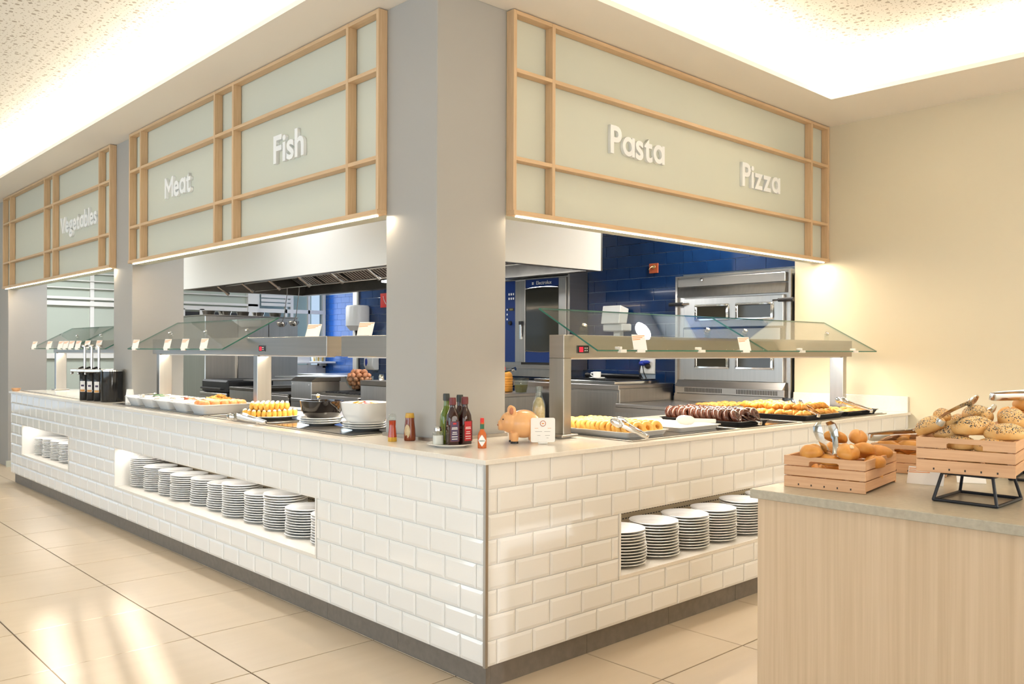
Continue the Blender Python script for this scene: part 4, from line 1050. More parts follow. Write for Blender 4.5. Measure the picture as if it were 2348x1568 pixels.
# baffle filters: two sloping banks
for sgn in (1,):
    for k in range(8):
        ya = 2.25 + k * .56
        fr_ = MB(); n = 9
        for i in range(n):
            yy = ya + .02 + i * .056
            fr_.add([(2.32, yy, 2.44), (2.32, yy + .034, 2.44), (2.95, yy + .034, 2.10), (2.95, yy, 2.10), (2.335, yy, 2.455), (2.335, yy + .034, 2.455), (2.965, yy + .034, 2.115), (2.965, yy, 2.115)],
                    [(0, 1, 2, 3), (7, 6, 5, 4), (0, 4, 5, 1), (1, 5, 6, 2), (2, 6, 7, 3), (3, 7, 4, 0)])
        fr_.build('baffle_filter', 'steel', hd, smooth=False)
        fr_ = MB()
        for i in range(n):
            yy = ya + .02 + i * .056
            fr_.add([(2.28, yy, 2.44), (2.28, yy + .034, 2.44), (1.66, yy + .034, 2.10), (1.66, yy, 2.10), (2.265, yy, 2.455), (2.265, yy + .034, 2.455), (1.645, yy + .034, 2.115), (1.645, yy, 2.115)],
                    [(0, 1, 2, 3), (7, 6, 5, 4), (0, 4, 5, 1), (1, 5, 6, 2), (2, 6, 7, 3), (3, 7, 4, 0)])
        fr_.build('baffle_filter', 'steel', hd, smooth=False)
for k in range(7):
    yy = 3.0 + k * .58
    MB().tube([(1.66, yy, 2.13), (1.90, yy - .02, 1.965)], .011, 8).tube([(1.90, yy - .02, 1.966), (1.925, yy - .022, 1.95)], .018, 8).build('nozzle_pipe', 'chrome', hd)
MB().box(2.72, 2.80, 3.2, 4.7, 2.03, 2.05).build('light_fitting', 'lamp', hd, bevel=.004)
MB().tube([(2.0, 2.2, 2.06), (2.0, 6.7, 2.06)], .008, 8).build('pipe', 'steel', hd); MB().tube([(2.37, 2.11, 2.022), (2.37, 6.84, 2.022)], .007, 8).build('hanging_rail', 'chrome', hd)
for k, (x, y, zz) in enumerate(((2.305, 5.98, 1.64), (2.305, 5.72, 1.645))):
    t = thing('ladle', ['steel ladle hanging under the hood, the lower one', 'steel ladle hanging under the hood, the higher one'][k], 'ladle', (x, y, zz))
    MB().tube([(0, .0, .0), (.03, 0, .06), (.06, 0, .30), (.065, 0, .38)], [.006, .005, .004, .005], 8).build('handle', 'chrome', t)
    MB().lathe([(0, -.05), (.03, -.045), (.052, -.02), (.058, .005), (.055, .005), (.045, -.02), (0, -.045)], 20).build('bowl', 'chrome', t)

# cooking line (faces the left serving run)
def unit(name, label, cat, x0, x1, y0, y1, z1, top=None, body='steel', legs=True):
    t = thing(name, label, cat, ((x0 + x1) / 2, (y0 + y1) / 2, 0), world=True)
    B(x0, x1, y0, y1, .12, z1 - .03).build('body', body, t, bevel=.004)
    B(x0 - .004, x1 + .004, y0 + .001, y1 - .001, z1 - .03, z1).build('top', top or body, t, bevel=.004)
    if legs:
        for x in (x0 + .05, x1 - .09):
            for y in (y0 + .05, y1 - .09): MB().tube([(x + .02, y + .02, 0), (x + .02, y + .02, .12)], .02, 10).build('leg', 'chrome', t)
    return t
u = unit('fryer', 'steel fryer with dark sloping top beside the range', 'fryer', 1.75, 2.45, 4.38, 4.76, .90)
MB().box(1.75, 2.05, 4.385, 4.755, .90, 1.06).build('control_panel', 'steel', u, bevel=.004)
MB().prism([(1.745, 1.06), (2.055, 1.06), (2.055, 1.095), (1.80, 1.095)], 4.38, 4.76, 'y').build('lid', 'darksteel', u)
for y in (4.42, 4.72): MB().lathe([(0, 0), (.006, 0), (.006, .003), (0, .003)], 10).xf(P3((1.749, y, 1.03), (0, -PI / 2, 0))).build('screw', 'chrome', u)
u = unit('range_cooker', 'steel range cooker with a row of round vent holes', 'cooker', 1.75, 2.62, 3.60, 4.36, .945, 'steelh')
MB().box(1.738, 1.75, 3.60, 4.36, .885, .945).build('front_rail', 'steelh', u, bevel=.003)
for k in range(8): MB().lathe([(0, 0), (.017, 0), (.017, .002), (0, .002)], 16).xf(P3((1.7485, 3.66 + k * .09, .85), (0, -PI / 2, 0))).build('vent_hole', 'slot', u)
for k in range(2): B(1.80 + .4 * k, 2.17 + .4 * k, 3.63, 4.33, .946, .962).build('grill_plate', 'darksteel', u)
for k in range(10): B(1.83, 2.15, 3.66 + k * .066, 3.68 + k * .066, .962, .976).build('grate_bar', 'blackmat', u)
u = unit('hotplate_unit', 'steel unit with a raised dark top next to the pillar', 'cooker', 1.75, 2.62, 2.75, 3.58, .90)
MB().box(1.75, 1.95, 2.75, 3.58, .90, 1.055).build('riser', 'steel', u, bevel=.004)
MB().box(1.745, 1.955, 2.75, 3.58, 1.055, 1.095).build('dark_ledge', 'darksteel', u, bevel=.003)
for k in range(3):
    t = thing('tap', ['left', 'middle', 'right'][k] + ' small steel fitting on the dark ledge', 'fitting', (1.85, 3.42 - .13 * k, 1.0955))
    MB().lathe([(0, 0), (.022, 0), (.022, .035 + .01 * k), (.014, .05), (0, .05)], 14).build('base', 'chrome', t)
    if k == 1: MB().torus(.03, .004, 20, 8).xf(P3((0, 0, .045), (0, PI / 2, 0))).build('ring_handle', 'chrome', t)
u = unit('griddle', 'low steel griddle left of the fryer', 'griddle', 1.75, 2.62, 4.80, 5.38, .925, 'darksteel')
MB().box(1.738, 1.75, 4.80, 5.38, .86, .91).build('front_rail', 'brass' if False else 'steelh', u, bevel=.003)
MB().box(2.5, 2.6, 4.82, 5.36, .925, 1.07).box(1.95, 2.6, 4.82, 4.84, .925, 1.03).build('splash_guard', 'steelh', u)
MB().box(1.92, 2.62, 4.79, 5.40, 1.075, 1.085).build('shelf', 'steelh', u)
u = unit('bain_marie', 'steel bain marie with a bracket at the middle of the line', 'bain-marie', 1.75, 2.62, 5.42, 6.06, .96, 'darksteel')
MB().tube([(1.8, 5.55, .965), (1.95, 5.62, 1.06)], .007, 8).build('lid_handle', 'chrome', u)
MB().box(1.9, 2.5, 5.7, 6.05, 1.02, 1.03).build('shelf', 'steelh', u); MB().box(2.0, 2.12, 5.85, 5.9, .96, 1.02).build('shelf_leg', 'steel', u)
u = unit('contact_grill', 'black lidded contact grill at the far end of the line', 'grill', 1.75, 2.5, 6.12, 6.80, .88, 'steelh')
MB().box(1.76, 2.3, 6.14, 6.78, .88, 1.02).build('lid', 'blackmat', u, bevel=.02)
MB().tube([(1.75, 6.2, .93), (1.72, 6.2, .93), (1.72, 6.7, .93), (1.75, 6.7, .93)], .010, 8).build('handle', 'iron', u)
u = thing('tall_cabinet', 'tall brushed steel cabinet behind the cooking line', 'cabinet', (2.45, 7.4, 0), world=True)
B(1.88, 3.05, 6.97, 8.1, .1, 1.735).build('body', 'steel', u, bevel=.006)
for x in (2.27, 2.66): B(x, x + .006, 6.966, 6.97, .15, 1.70).build('door_seam', 'slot', u)
B(2.25, 2.262, 6.945, 6.97, 1.0, 1.4).build('handle', 'chrome', u)
B(1.9, 3.03, 7.0, 8.08, 0, .1).build('base', 'blackmat', u)
B(1.875, 3.055, 6.965, 8.105, 1.735, 1.745).build('top_edge', 'steelh', u)
for k in range(5):
    t = thing('metal_pan', 'small metal pan stored on the tall steel cabinet', 'pan', (2.0 + .21 * k, 7.15 + .03 * (k % 2), 1.7455), None, 'metal pans on top of the steel cabinet')
    MB().lathe([(0, 0), (.06, 0), (.075, .05), (.072, .05), (.058, .004), (0, .004)], 18).build('body', ['darksteel', 'chrome'][k % 2], t)
# bowl of brown eggs
eb = thing('egg_bowl', 'round glass bowl piled with brown eggs on the range', 'bowl', (2.12, 4.17, .9765))
MB().lathe([(0, 0), (.055, 0), (.095, .03), (.122, .075), (.13, .13), (.127, .13), (.119, .076), (.092, .034), (.05, .005), (0, .005)], 32).build('body', 'clear', eb)
egg = MB().blob(.0215, .0215, .0275, (0, 0, 0), 12, 10, lambda p: Vector((p[0] * (1 - .12 * p[2]), p[1] * (1 - .12 * p[2]), p[2]))).mesh('egg', 'eggshell')
for L_, (zz, R_, nn_) in enumerate(((.034, .045, 5), (.068, .078, 9), (.068, .03, 3), (.104, .093, 11), (.104, .045, 5), (.140, .088, 10), (.142, .04, 4), (.172, .055, 6), (.176, .0, 1))):
    for k in range(nn_):
        a = 2 * PI * k / nn_ + L_ * .7
        solo('egg', egg, 'brown egg piled in the glass bowl on the range', 'egg', (2.12 + R_ * math.cos(a), 4.17 + R_ * math.sin(a), .9765 + zz), (random.uniform(-1.2, 1.2), random.uniform(-1.2, 1.2), 0), 'brown eggs in the glass bowl')
# wall things on the left
t = thing('towel_dispenser', 'rounded cream paper towel dispenser on the navy tiles', 'dispenser', (3.93, 7.0, 1.60), PI / 2)
lathe_p([(.10, 0, 2), (.135, .05, 2.4), (.145, .06, 2.4), (.145, .30, 2.4), (.13, .325, 2.4), (.05, .33, 2.4)]).build('body', 'whiteplastic', t)
MB().box(-.05, .05, -.13, .02, -.03, .18).build('wall_bracket', 'whiteplastic', t); MB().tube([(0, 0, 0), (0, 0, -.12)], .03, 10).build('nozzle', 'slot', t)
t = thing('soap_dispenser', 'white soap dispenser with blue window on the navy tiles', 'dispenser', (4.0, 6.78, 1.09), None)
MB().prism([(-.03, 0), (.05, 0), (.05, .19), (-.05, .19), (-.06, .06)], -.10, .10, 'y').build('body', 'whiteplastic', t, bevel=.01)
MB().blob(.005, .03, .05, (-.058, .04, .10), 12, 8).build('window', 'blueplug', t)
t = thing('fire_sign', 'red and white fire equipment sign on the navy tiles', 'sign', (4.046, 6.56, 1.98), None)
B(-.003, .003, -.09, .09, -.09, .09).build('plate', 'redp', t); MB().tube([(-.004, -.04, -.05), (-.004, 0, .0), (-.004, .02, .05)], .010, 6, flat=.3).build('pictogram', 'card', t)
# white shelf with containers by the far window
t = thing('wall_shelf', 'pale wall shelf below the far kitchen window', 'shelf', (6.2, 11.85, 1.10), world=True)
B(5.45, 6.48, 11.7, 12.07, 1.09, 1.125).build('board', 'whiteplastic', t, bevel=.004)
B(6.3, 6.33, 11.75, 12.07, 1.04, 1.09).build('bracket', 'slot', t)
t = thing('storage_box', 'long translucent storage box on the pale shelf', 'box', (5.75, 11.86, 1.1255), None)
dish(.5, .25, .16, .03, .02, .004, .03).build('body', 'whiteplastic', t)
t = thing('storage_box', 'small box of yellow and cream jars on the pale shelf', 'box', (6.2, 11.86, 1.1255), None)
dish(.25, .22, .12, .05, .02, .004, .03).build('body', 'clear', t)
for k in range(5): MB().tube([(-.09 + .045 * k, 0, .006), (-.09 + .045 * k, 0, .12)], .018, 10).build('jar', ['yellow', 'creamfood'][k % 2], t)
t = thing('tap', 'white curved kitchen tap against the blue tiles', 'tap', (5.6, 9.6, .95), None)
MB().tube([(0, 0, 0), (0, 0, .12), (.03, -.02, .20), (.12, -.08, .23), (.22, -.15, .22), (.26, -.18, .16)], .014, 10).build('spout', 'porcelain', t)
u = unit('sink_bench', 'steel sink bench in the back kitchen', 'bench', 4.9, 5.9, 9.3, 10.3, .95)
u2 = unit('back_bench', 'low white bench in front of the far kitchen wall', 'bench', 2.9, 4.7, 11.2, 12.0, .9, 'steelh', 'porcelain')

# right side of the kitchen -------------------------------------------------
u = unit('work_bench', 'low steel work bench under the pizza oven', 'bench', 3.22, 4.02, 1.0, 2.05, .915, 'steelh')
B(3.212, 3.215, 1.0, 2.05, .845, .885).build('front_rail', 'steelh', u)
B(4.025, 4.045, 1.0, 2.05, .9155, .978).build('splash_back', 'steelh', u)
u = unit('counter_cabinet', 'steel cabinet with a black griddle top by the navy tiles', 'cabinet', 3.30, 4.04, 2.07, 3.35, 1.062, 'steelh')
B(3.285, 3.30, 2.07, 3.35, 1.02, 1.062).build('front_lip', 'steelh', u, bevel=.003)
B(3.292, 3.299, 2.09, 3.33, .80, 1.0).build('front_panel', 'steel', u)
gd = thing('plate_grill', 'steel rimmed black plate grill on the cabinet', 'grill', (3.6, 2.6, 1.063), world=True)
B(3.31, 3.92, 2.13, 3.1, 1.0630, 1.094).build('base', 'chrome', gd, bevel=.006)
B(3.36, 3.90, 2.16, 3.06, 1.0942, 1.102).build('plate', 'black', gd)
MB().tube([(3.86, 2.3, 1.12), (3.86, 2.95, 1.12)], .02, 12).build('roller', 'black', gd)
t = thing('coffee_cup', 'white coffee cup on a saucer on the black grill', 'cup', (3.47, 2.47, 1.1025), 2.4)
MB().lathe([(0, .004), (.024, .004), (.034, .02), (.036, .062), (.033, .062), (.030, .02), (0, .012)], 24).build('cup', 'porcelain', t)
MB().lathe([(0, 0), (.04, 0), (.072, .012), (.07, .014), (.04, .004), (0, .003)], 28).build('saucer', 'porcelain', t)
MB().tube([(.034, 0, .055), (.052, 0, .052), (.056, 0, .036), (.034, 0, .022)], .0045, 8).build('handle', 'porcelain', t)
MB().lathe([(0, 0), (.04, 0), (.055, .010), (0, .008)], 20).xf(P3((-.02, .10, 0))).build('spoon_rest', 'porcelain', t)
# pizza oven
ov = thing('pizza_oven', 'built in steel double deck pizza oven with four small windows', 'oven', (4.0, 1.44, .95), world=True)
B(3.99, 4.06, .90, 1.995, .985, 2.0).build('body', 'steel', ov, smooth=False)
for a in ((1.975, 1.997, .98, 2.0), (.895, .915, .98, 2.0)): B(3.965, 3.99, *a).build('frame_side', 'steelh', ov)
B(3.965, 3.99, .915, 1.975, 1.985, 2.0).build('frame_top', 'steelh', ov)
B(3.94, 3.989, .93, 1.955, 1.90, 1.975).build('upper_panel', 'steelh', ov, bevel=.004)
MB().prism([(3.93, 1.815), (3.985, 1.815), (3.985, 1.895), (3.955, 1.895)], .93, 1.955, 'y').build('upper_hood', 'steel', ov)
MB().lathe([(0, 0), (.016, 0), (.014, .014), (0, .016)], 14).xf(P3((3.938, 1.70, 1.955), (0, -PI / 2, 0))).build('lamp', 'chrome', ov)
for z0, z1 in ((1.55, 1.80), (1.10, 1.40)):
    d = B(3.955, 3.989, .955, 1.90, z0, z1).build('oven_door', 'steel', ov, bevel=.004)
    for ya, yb in ((1.04, 1.38), (1.45, 1.78)):
        zc = (z0 + z1) / 2 + (.0 if z0 > 1.5 else .02)
        f_ = MB(); f_.box(3.943, 3.955, ya, yb, zc - .07, zc - .052).box(3.943, 3.955, ya, yb, zc + .052, zc + .07).box(3.943, 3.955, ya, ya + .022, zc - .052, zc + .052).box(3.943, 3.955, yb - .022, yb, zc - .052, zc + .052)
        f_.build('window_frame', 'chrome', ov, bevel=.003)
        B(3.950, 3.9555, ya + .022, yb - .022, zc - .052, zc + .052).build('window_glass', 'ovenglass', ov)
B(3.975, 3.9895, .955, 1.92, 1.40, 1.55).build('middle_gap', 'slot', ov)
B(3.955, 3.975, .98, 1.90, 1.415, 1.535).build('steel_band', 'steelh', ov)
MB().prism([(3.90, 1.045), (3.985, 1.045), (3.985, 1.10), (3.955, 1.10)], .93, 1.955, 'y').build('lower_ledge', 'steelh', ov)
B(3.93, 3.985, .93, 1.955, .985, 1.045).build('base_panel', 'steelh', ov, bevel=.003)
for ya in (.99, 1.50):
    v_ = MB()
    for k in range(26): v_.box(3.928, 3.9305, ya + k * .0145, ya + k * .0145 + .006, .998, 1.034)
    v_.build('vent_slots', 'slot', ov, smooth=False)['kind'] = 'stuff'
for z in (1.755, 1.395):
    for s_, ya in ((1, 1.90), (-1, .98)):
        MB().tube([(3.95, ya - .06 * s_, z), (3.93, ya, z)], .008, 8).build('handle_rod', 'chrome', ov)
        MB().tube([(3.93, ya, z), (3.925, ya + .13 * s_, z)], .016, 10).build('handle_grip', 'blackmat', ov)
# combi oven
cb = thing('combi_oven', 'blue and steel combi oven built into the kitchen wall', 'oven', (3.9, 3.6, 1.2), world=True)
B(3.82, 4.03, 3.14, 4.12, 1.20, 2.075).build('body', 'steel', cb, smooth=False)
B(3.79, 4.045, 3.10, 3.125, 1.16, 2.12).build('frame_side', 'steelh', cb); B(3.79, 4.04, 3.125, 4.2, 2.085, 2.12).build('frame_top', 'steelh', cb)
B(3.80, 3.819, 3.16, 3.26, 1.23, 2.06).build('door_edge', 'steel', cb, bevel=.003)
B(3.80, 3.819, 3.262, 3.72, 1.98, 2.06).build('brand_panel', 'ovenblue', cb)
B(3.803, 3.819, 3.262, 3.72, 1.335, 1.98).build('door_glass', 'ovenglass', cb)
B(3.80, 3.819, 3.262, 3.72, 1.23, 1.335).build('door_base', 'ovenblue', cb)
B(3.795, 3.819, 3.722, 3.87, 1.23, 2.06).build('door_stile', 'steel', cb, bevel=.003)
B(3.80, 3.819, 3.872, 4.11, 1.23, 2.06).build('control_panel', 'ovenblue', cb)
MB().box(3.775, 3.785, 3.76, 3.785, 1.46, 1.64).box(3.785, 3.795, 3.76, 3.785, 1.46, 1.49).box(3.785, 3.795, 3.76, 3.785, 1.61, 1.64).build('door_handle', 'chrome', cb, bevel=.003)
B(3.77, 3.795, 3.75, 3.79, 1.61, 1.645).build('latch', 'blackmat', cb)
for z in (1.98, 1.335):
    up = 1 if z > 1.5 else -1
    pts = [(3.799, 3.265 + .455 * k / 12, z - up * .012 * (1 - 4 * (k / 12 - .5) ** 2) * -1 - up * .012) for k in range(13)]
    MB().tube(pts, .004, 6).build('chrome_trim', 'chrome', cb)
n_ = 0
for i in range(3):
    for j in range(2): B(3.797, 3.80, 3.89 + i * .032, 3.908 + i * .032, 1.87 + j * .045, 1.892 + j * .045).build('button', 'whiteplastic', cb, bevel=.001)
for j in range(3): B(3.797, 3.80, 3.985, 4.0, 1.66 + j * .05, 1.678 + j * .05).build('button', 'whiteplastic', cb)
B(3.797, 3.80, 3.89, 3.97, 1.755, 1.785).build('display', 'slot', cb)
small_text('4234', .022, 'labely', cb, (3.796 - 3.9, 3.93 - 3.6, 1.762 - 1.2), (PI / 2, 0, -PI / 2), 'display_digits')
MB().lathe([(0, 0), (.024, 0), (.020, .02), (0, .02)], 18).xf(P3((3.80, 3.94, 1.63), (0, -PI / 2, 0))).build('knob', 'black', cb)
small_text('Electrolux', .052, 'whiteplastic', cb, (3.7985 - 3.9, 3.46 - 3.6, 2.005 - 1.2), (PI / 2, 0, -PI / 2), 'lettering')
for i in range(2):
    for j in range(2): B(3.7975, 3.80, 3.605 + i * .012, 3.614 + i * .012, 2.007 + j * .014, 2.018 + j * .014).build('emblem', 'whiteplastic', cb)
B(3.81, 4.04, 3.13, 4.2, 1.165, 1.20).build('plinth', 'steelh', cb)
B(3.815, 3.819, 3.27, 3.80, 1.205, 1.228).build('base_gap', 'slot', cb)
u = thing('oven_stand', 'steel stand and shelf below the combi oven', 'stand', (3.9, 3.65, 0), world=True)
B(3.84, 4.04, 3.36, 4.2, 1.085, 1.163).build('panel', 'steel', u); B(3.74, 4.04, 3.36, 4.2, 1.03, 1.05).build('shelf', 'steelh', u)
for y in (3.38, 4.15): B(3.86, 3.89, y, y + .03, 0, 1.085).build('leg', 'steelh', u)
u = unit('side_bench', 'steel side bench behind the pillar with jars on it', 'bench', 2.72, 3.20, 2.9, 4.2, .975, 'steelh')
t = thing('oil_jug', 'ribbed amber oil jug with a red cap on the side bench', 'jug', (2.98, 3.16, .9755), .3)
pr_ = [(.075, 0, 3)]
for k in range(6): pr_ += [(.082, .008 + k * .022, 3), (.082, .022 + k * .022, 3), (.077, .026 + k * .022, 3)]
pr_ += [(.080, .15, 3), (.07, .175, 2.5), (.03, .195, 2)]
lathe_p(pr_).build('body', 'oiljug', t, ang=50); MB().lathe([(0, .195), (.024, .195), (.024, .225), (0, .226)], 18).build('cap', 'redp', t)
MB().tube([(-.055, 0, .15), (-.05, 0, .215), (.0, 0, .225)], .009, 8).build('handle', 'redp', t)
t = thing('plastic_tub', 'clear plastic tub of green olives on the side bench', 'tub', (3.03, 2.975, .9755), .2)
dish(.13, .11, .13, .03, .008, .003, .02).build('body', 'clear', t); loft([rr_ring(.09, .07, .004, .02), rr_ring(.11, .09, .07, .02)]).build('contents', 'olives', t)
t = thing('knife_sharpener', 'black handled tool leaning across the oil jug', 'tool', (2.90, 3.10, 1.13), None)
MB().tube([(0, .12, 0), (.05, -.10, .05)], .009, 8).build('handle', 'blackmat', t); MB().tube([(.05, -.10, .05), (.055, -.13, .058)], .018, 8).build('head', 'chrome', t)
# things on the navy wall
t = thing('wall_hook', 'terracotta plate with a brass hook on the navy tiles', 'hook', (4.045, 2.295, 2.10), None)
B(-.006, .006, -.05, .05, -.045, .045).build('plate', 'rust', t, bevel=.003)
MB().tube([(-.008, -.005, .012), (-.03, 0, .012), (-.045, .008, .0), (-.04, .02, -.016), (-.03, .028, -.008)], .004, 8).build('hook', 'brass', t); MB().lathe([(0, 0), (.018, 0), (.015, .006), (0, .008)], 16).xf(P3((-.006, -.005, .012), (0, -PI / 2, 0))).build('rosette', 'brass', t)
t = thing('wall_socket', 'cream double socket with a blue plug on the navy tiles', 'socket', (4.045, 2.36, 1.215), None)
B(-.008, .006, -.085, .085, -.075, .075).build('plate', 'whiteplastic', t, bevel=.003); B(-.0095, -.008, -.065, .065, -.055, .055).build('inner_plate', 'card', t)
MB().blob(.04, .035, .025, (-.035, .03, .02), 14, 10).blob(.025, .045, .018, (-.04, -.01, .03), 12, 8).build('plug', 'blueplug', t)
MB().blob(.02, .03, .025, (-.02, -.015, -.005), 12, 8).build('socket_cap', 'slot', t)
MB().tube([(-.05, .045, 0), (-.06, .05, -.06), (-.05, .0, -.15)], .006, 8).tube([(-.05, .02, 0), (-.06, 0, -.06), (-.05, -.04, -.15)], .005, 8).build('cable', 'blackmat', t)
t = thing('wall_dispenser', 'boxy white roll dispenser on the navy tiles behind the glass', 'dispenser', (3.97, 2.67, 1.50), None)
B(-.06, .08, -.12, .12, .03, .10).build('holder', 'whiteplastic', t, bevel=.01); MB().prism([(-.10, .10), (.02, .10), (.05, .24), (-.07, .27)], -.11, .11, 'y').build('cover', 'whiteplastic', t, bevel=.006)
B(.0, .06, -.04, .04, -.12, .03).build('stem', 'whiteplastic', t, bevel=.006)
# ================================================================== ISLAND
IX, IY, IZ = .262, -1.010, .90
isl = thing('island_unit', 'oak laminate island unit in the right foreground', 'island', (1.0, -2.2, 0), world=True)
B(IX + .016, 1.72, -3.9, IY - .020, .06, IZ - .03).build('cabinet', 'island', isl, bevel=.001, smooth=False)
B(IX + .05, 1.68, -3.85, IY - .06, 0, .06).build('plinth', 'plinth', isl)
tag(B(IX, 1.75, -3.92, IY, IZ - .03 + .0005, IZ).build('stone_top', 'istone', isl, bevel=.002), 'speckled sand coloured stone top')
def crate(label, loc, rot):
    t = thing('wooden_crate', label, 'crate', loc, rot); L_, W_, T_ = .345, .262, .009
    for sy_ in (-1, 1):   # long sides
        for k in range(3): 
            B(-L_ / 2 + T_, L_ / 2 - T_, sy_ * (W_ / 2) - (T_ if sy_ > 0 else 0), sy_ * (W_ / 2) + (T_ if sy_ < 0 else 0), .006 + k * .0335, .006 + k * .0335 + .0305).build('slat', 'beech', t, bevel=.0012)
    for sx_ in (-1, 1):   # short sides, top board with hand hole
        xa, xb = (sx_ * L_ / 2 - T_, sx_ * L_ / 2) if sx_ > 0 else (-L_ / 2, -L_ / 2 + T_)
        for k in range(3):
            z0 = .0 if k == 0 else .006 + k * .0335; z1 = .006 + k * .0335 + .0305
            if k == 2:
                pl_ = [(-W_ / 2, z0), (-.048, z0), (-.048, z0 + .012), (-.043, z0 + .016), (.043, z0 + .016), (.048, z0 + .012), (.048, z0), (W_ / 2, z0), (W_ / 2, z1), (-W_ / 2, z1)]
                MB().prism(pl_, xa, xb, 'x').build('slat', 'beechy', t, smooth=False)
            else: B(xa, xb, -W_ / 2, W_ / 2, z0, z1).build('slat', 'beechy', t, bevel=.0012)
        nt_ = MB()
        for k in range(5): nt_.box(xa - .0004 if sx_ < 0 else xb - .002, xa + .002 if sx_ < 0 else xb + .0004, -.088 + k * .042, -.084 + k * .042, .008, .014)
        nt_.build('peg_holes', 'slot', t, smooth=False)['kind'] = 'stuff'
    for k in range(6):
        y = -W_ / 2 + T_ + .004 + k * .0405; B(-L_ / 2 + T_, L_ / 2 - T_, y, y + .034, .004, .010).build('base_slat', 'beech', t)
    for sx_ in (-1, 1):
        for sy_ in (-1, 1): B(*sorted((sx_ * (L_ / 2 - T_), sx_ * (L_ / 2 - T_ - .012))), *sorted((sy_ * (W_ / 2 - T_), sy_ * (W_ / 2 - T_ - .012))), .010, .098).build('corner_block', 'beech', t)
    return t
def rollmesh(seed, a, b, c, m, crease=True, pointed=.25):
    r = random.Random(seed); ph = [r.uniform(0, 6) for _ in range(4)]
    def fn(p):
        q = Vector(p); q[1] *= 1 - pointed * p[0] ** 2; q[2] *= 1 - pointed * .6 * p[0] ** 2
        q *= 1 + .04 * math.sin(3 * p[0] * 2 + ph[0]) * math.cos(3 * p[1] + ph[1]) + .02 * math.sin(7 * p[1] + ph[2])
        if q[2] < -.45: q[2] = -.45 + (q[2] + .45) * .35
        if crease and p[2] > .2:
            d_ = p[1] - .25 * p[0] + .05
            q[2] -= .30 * math.exp(-(d_ / .11) ** 2) * (1 - p[0] ** 2) * p[2]
        return q
    return MB().blob(a, b, c, (0, 0, 0), 28, 18, fn).mesh('bread_roll', m, ang=80)
crate('beech crate of plain crusty rolls at the island corner', (.580, -1.166, IZ + .0005), math.radians(8))
crate('beech crate of seeded rolls raised on a black stand', (.625, -1.574, .9905), math.radians(9))
crate('beech crate of finger rolls behind the plain roll crate', (1.165, -1.20, IZ + .0005), math.radians(6))
crate('beech crate of large rolls behind the seeded roll crate', (1.22, -1.60, 1.0005), math.radians(6))
rA = [rollmesh(i, .050, .034, .029, 'bread') for i in range(3)]
spec = [(.465, -1.245, 1.022, .2, .5, 'largest plain roll, at the front with a pale split crust', 1.05), (.432, -1.135, 1.015, -.3, 1.1, 'plain roll at the left front corner of the near crate', 1.0), (.53, -1.17, 1.062, .5, 2.4, 'plain roll gripped by the upright tongs', .82),
        (.60, -1.215, 1.060, .5, .35, 'plain roll on top right of the heap', .88), (.555, -1.255, 1.025, -.3, -.4, 'plain roll leaning behind the large split roll', .9), (.445, -1.19, .992, .2, 1.9, 'plain roll below the tongs at the crate front', .8),
        (.66, -1.25, 1.005, .1, -.9, 'long plain roll sloping to the right side of the near crate', 1.05), (.56, -1.29, .985, .0, -.2, 'plain roll low at the right front of the near crate', .9), (.62, -1.12, 1.010, .1, .8, 'plain roll at the back of the near crate', .9), (.70, -1.16, .995, .1, .3, 'plain roll at the far end of the near crate', .95)]
for k, (x, y, z, tilt, rz, lab, sc) in enumerate(spec):
    o = solo('bread_roll', rA[k % 3], lab, 'bread roll', (x, y, z), (tilt * .6, -tilt * .5, rz)); o.scale = (sc, sc, sc)
lo = [(.47, -1.10), (.57, -1.09), (.67, -1.09), (.47, -1.20), (.57, -1.19), (.67, -1.20), (.50, -1.265), (.61, -1.265)]
for k, (x, y) in enumerate(lo):
    o = solo('bread_roll', rA[k % 3], 'plain roll in the bottom layer of the near crate', 'bread roll', (x, y, .936), (0, 0, .14 + .2 * (k % 2)), 'bottom rolls in the near crate')
    o.scale = (.88, .88, .88)
big = [o for o in bpy.data.objects if o.get('label', '').startswith('largest plain roll')][0]
MB().blob(.018, .009, .006, (-.012, -.006, .0215), 12, 8).build('split_crust', 'flour', big)['label'] = 'pale split in the crust'
rS = [rollmesh(10 + i, .058, .036, .030, 'seedbread', False, .15) for i in range(3)]
spec = [(.535, -1.475, 1.118, -.5, 1.0, 'long seeded roll leaning up at the left of the raised crate', 1.05), (.60, -1.485, 1.150, .3, .4, 'round seeded roll at the top left of the raised heap', .72), (.545, -1.530, 1.105, -.3, 1.9, 'seeded roll lying under the dull tongs', .9),
        (.530, -1.600, 1.125, .1, -.75, 'broad seeded roll at the front centre of the raised heap', 1.12), (.535, -1.685, 1.112, .1, -1.2, 'seeded roll at the right front of the raised heap', 1.0), (.66, -1.665, 1.145, .2, .3, 'golden seeded roll at the far right of the raised heap', 1.1),
        (.67, -1.565, 1.15, .1, .8, 'plain topped roll behind the broad seeded roll', 1.1), (.70, -1.50, 1.12, .1, .2, 'seeded roll at the back of the raised crate', 1.0), (.50, -1.57, 1.075, 0, 1.3, 'seeded roll showing just above the raised crate edge', .9), (.50, -1.66, 1.072, 0, 1.7, 'dark seeded roll low at the raised crate front', .9)]
for k, (x, y, z, tilt, rz, lab, sc) in enumerate(spec):
    o = solo('bread_roll', rS[k % 3], lab, 'bread roll', (x, y, z), (tilt * .6, -tilt * .6, rz)); o.scale = (sc, sc, sc)
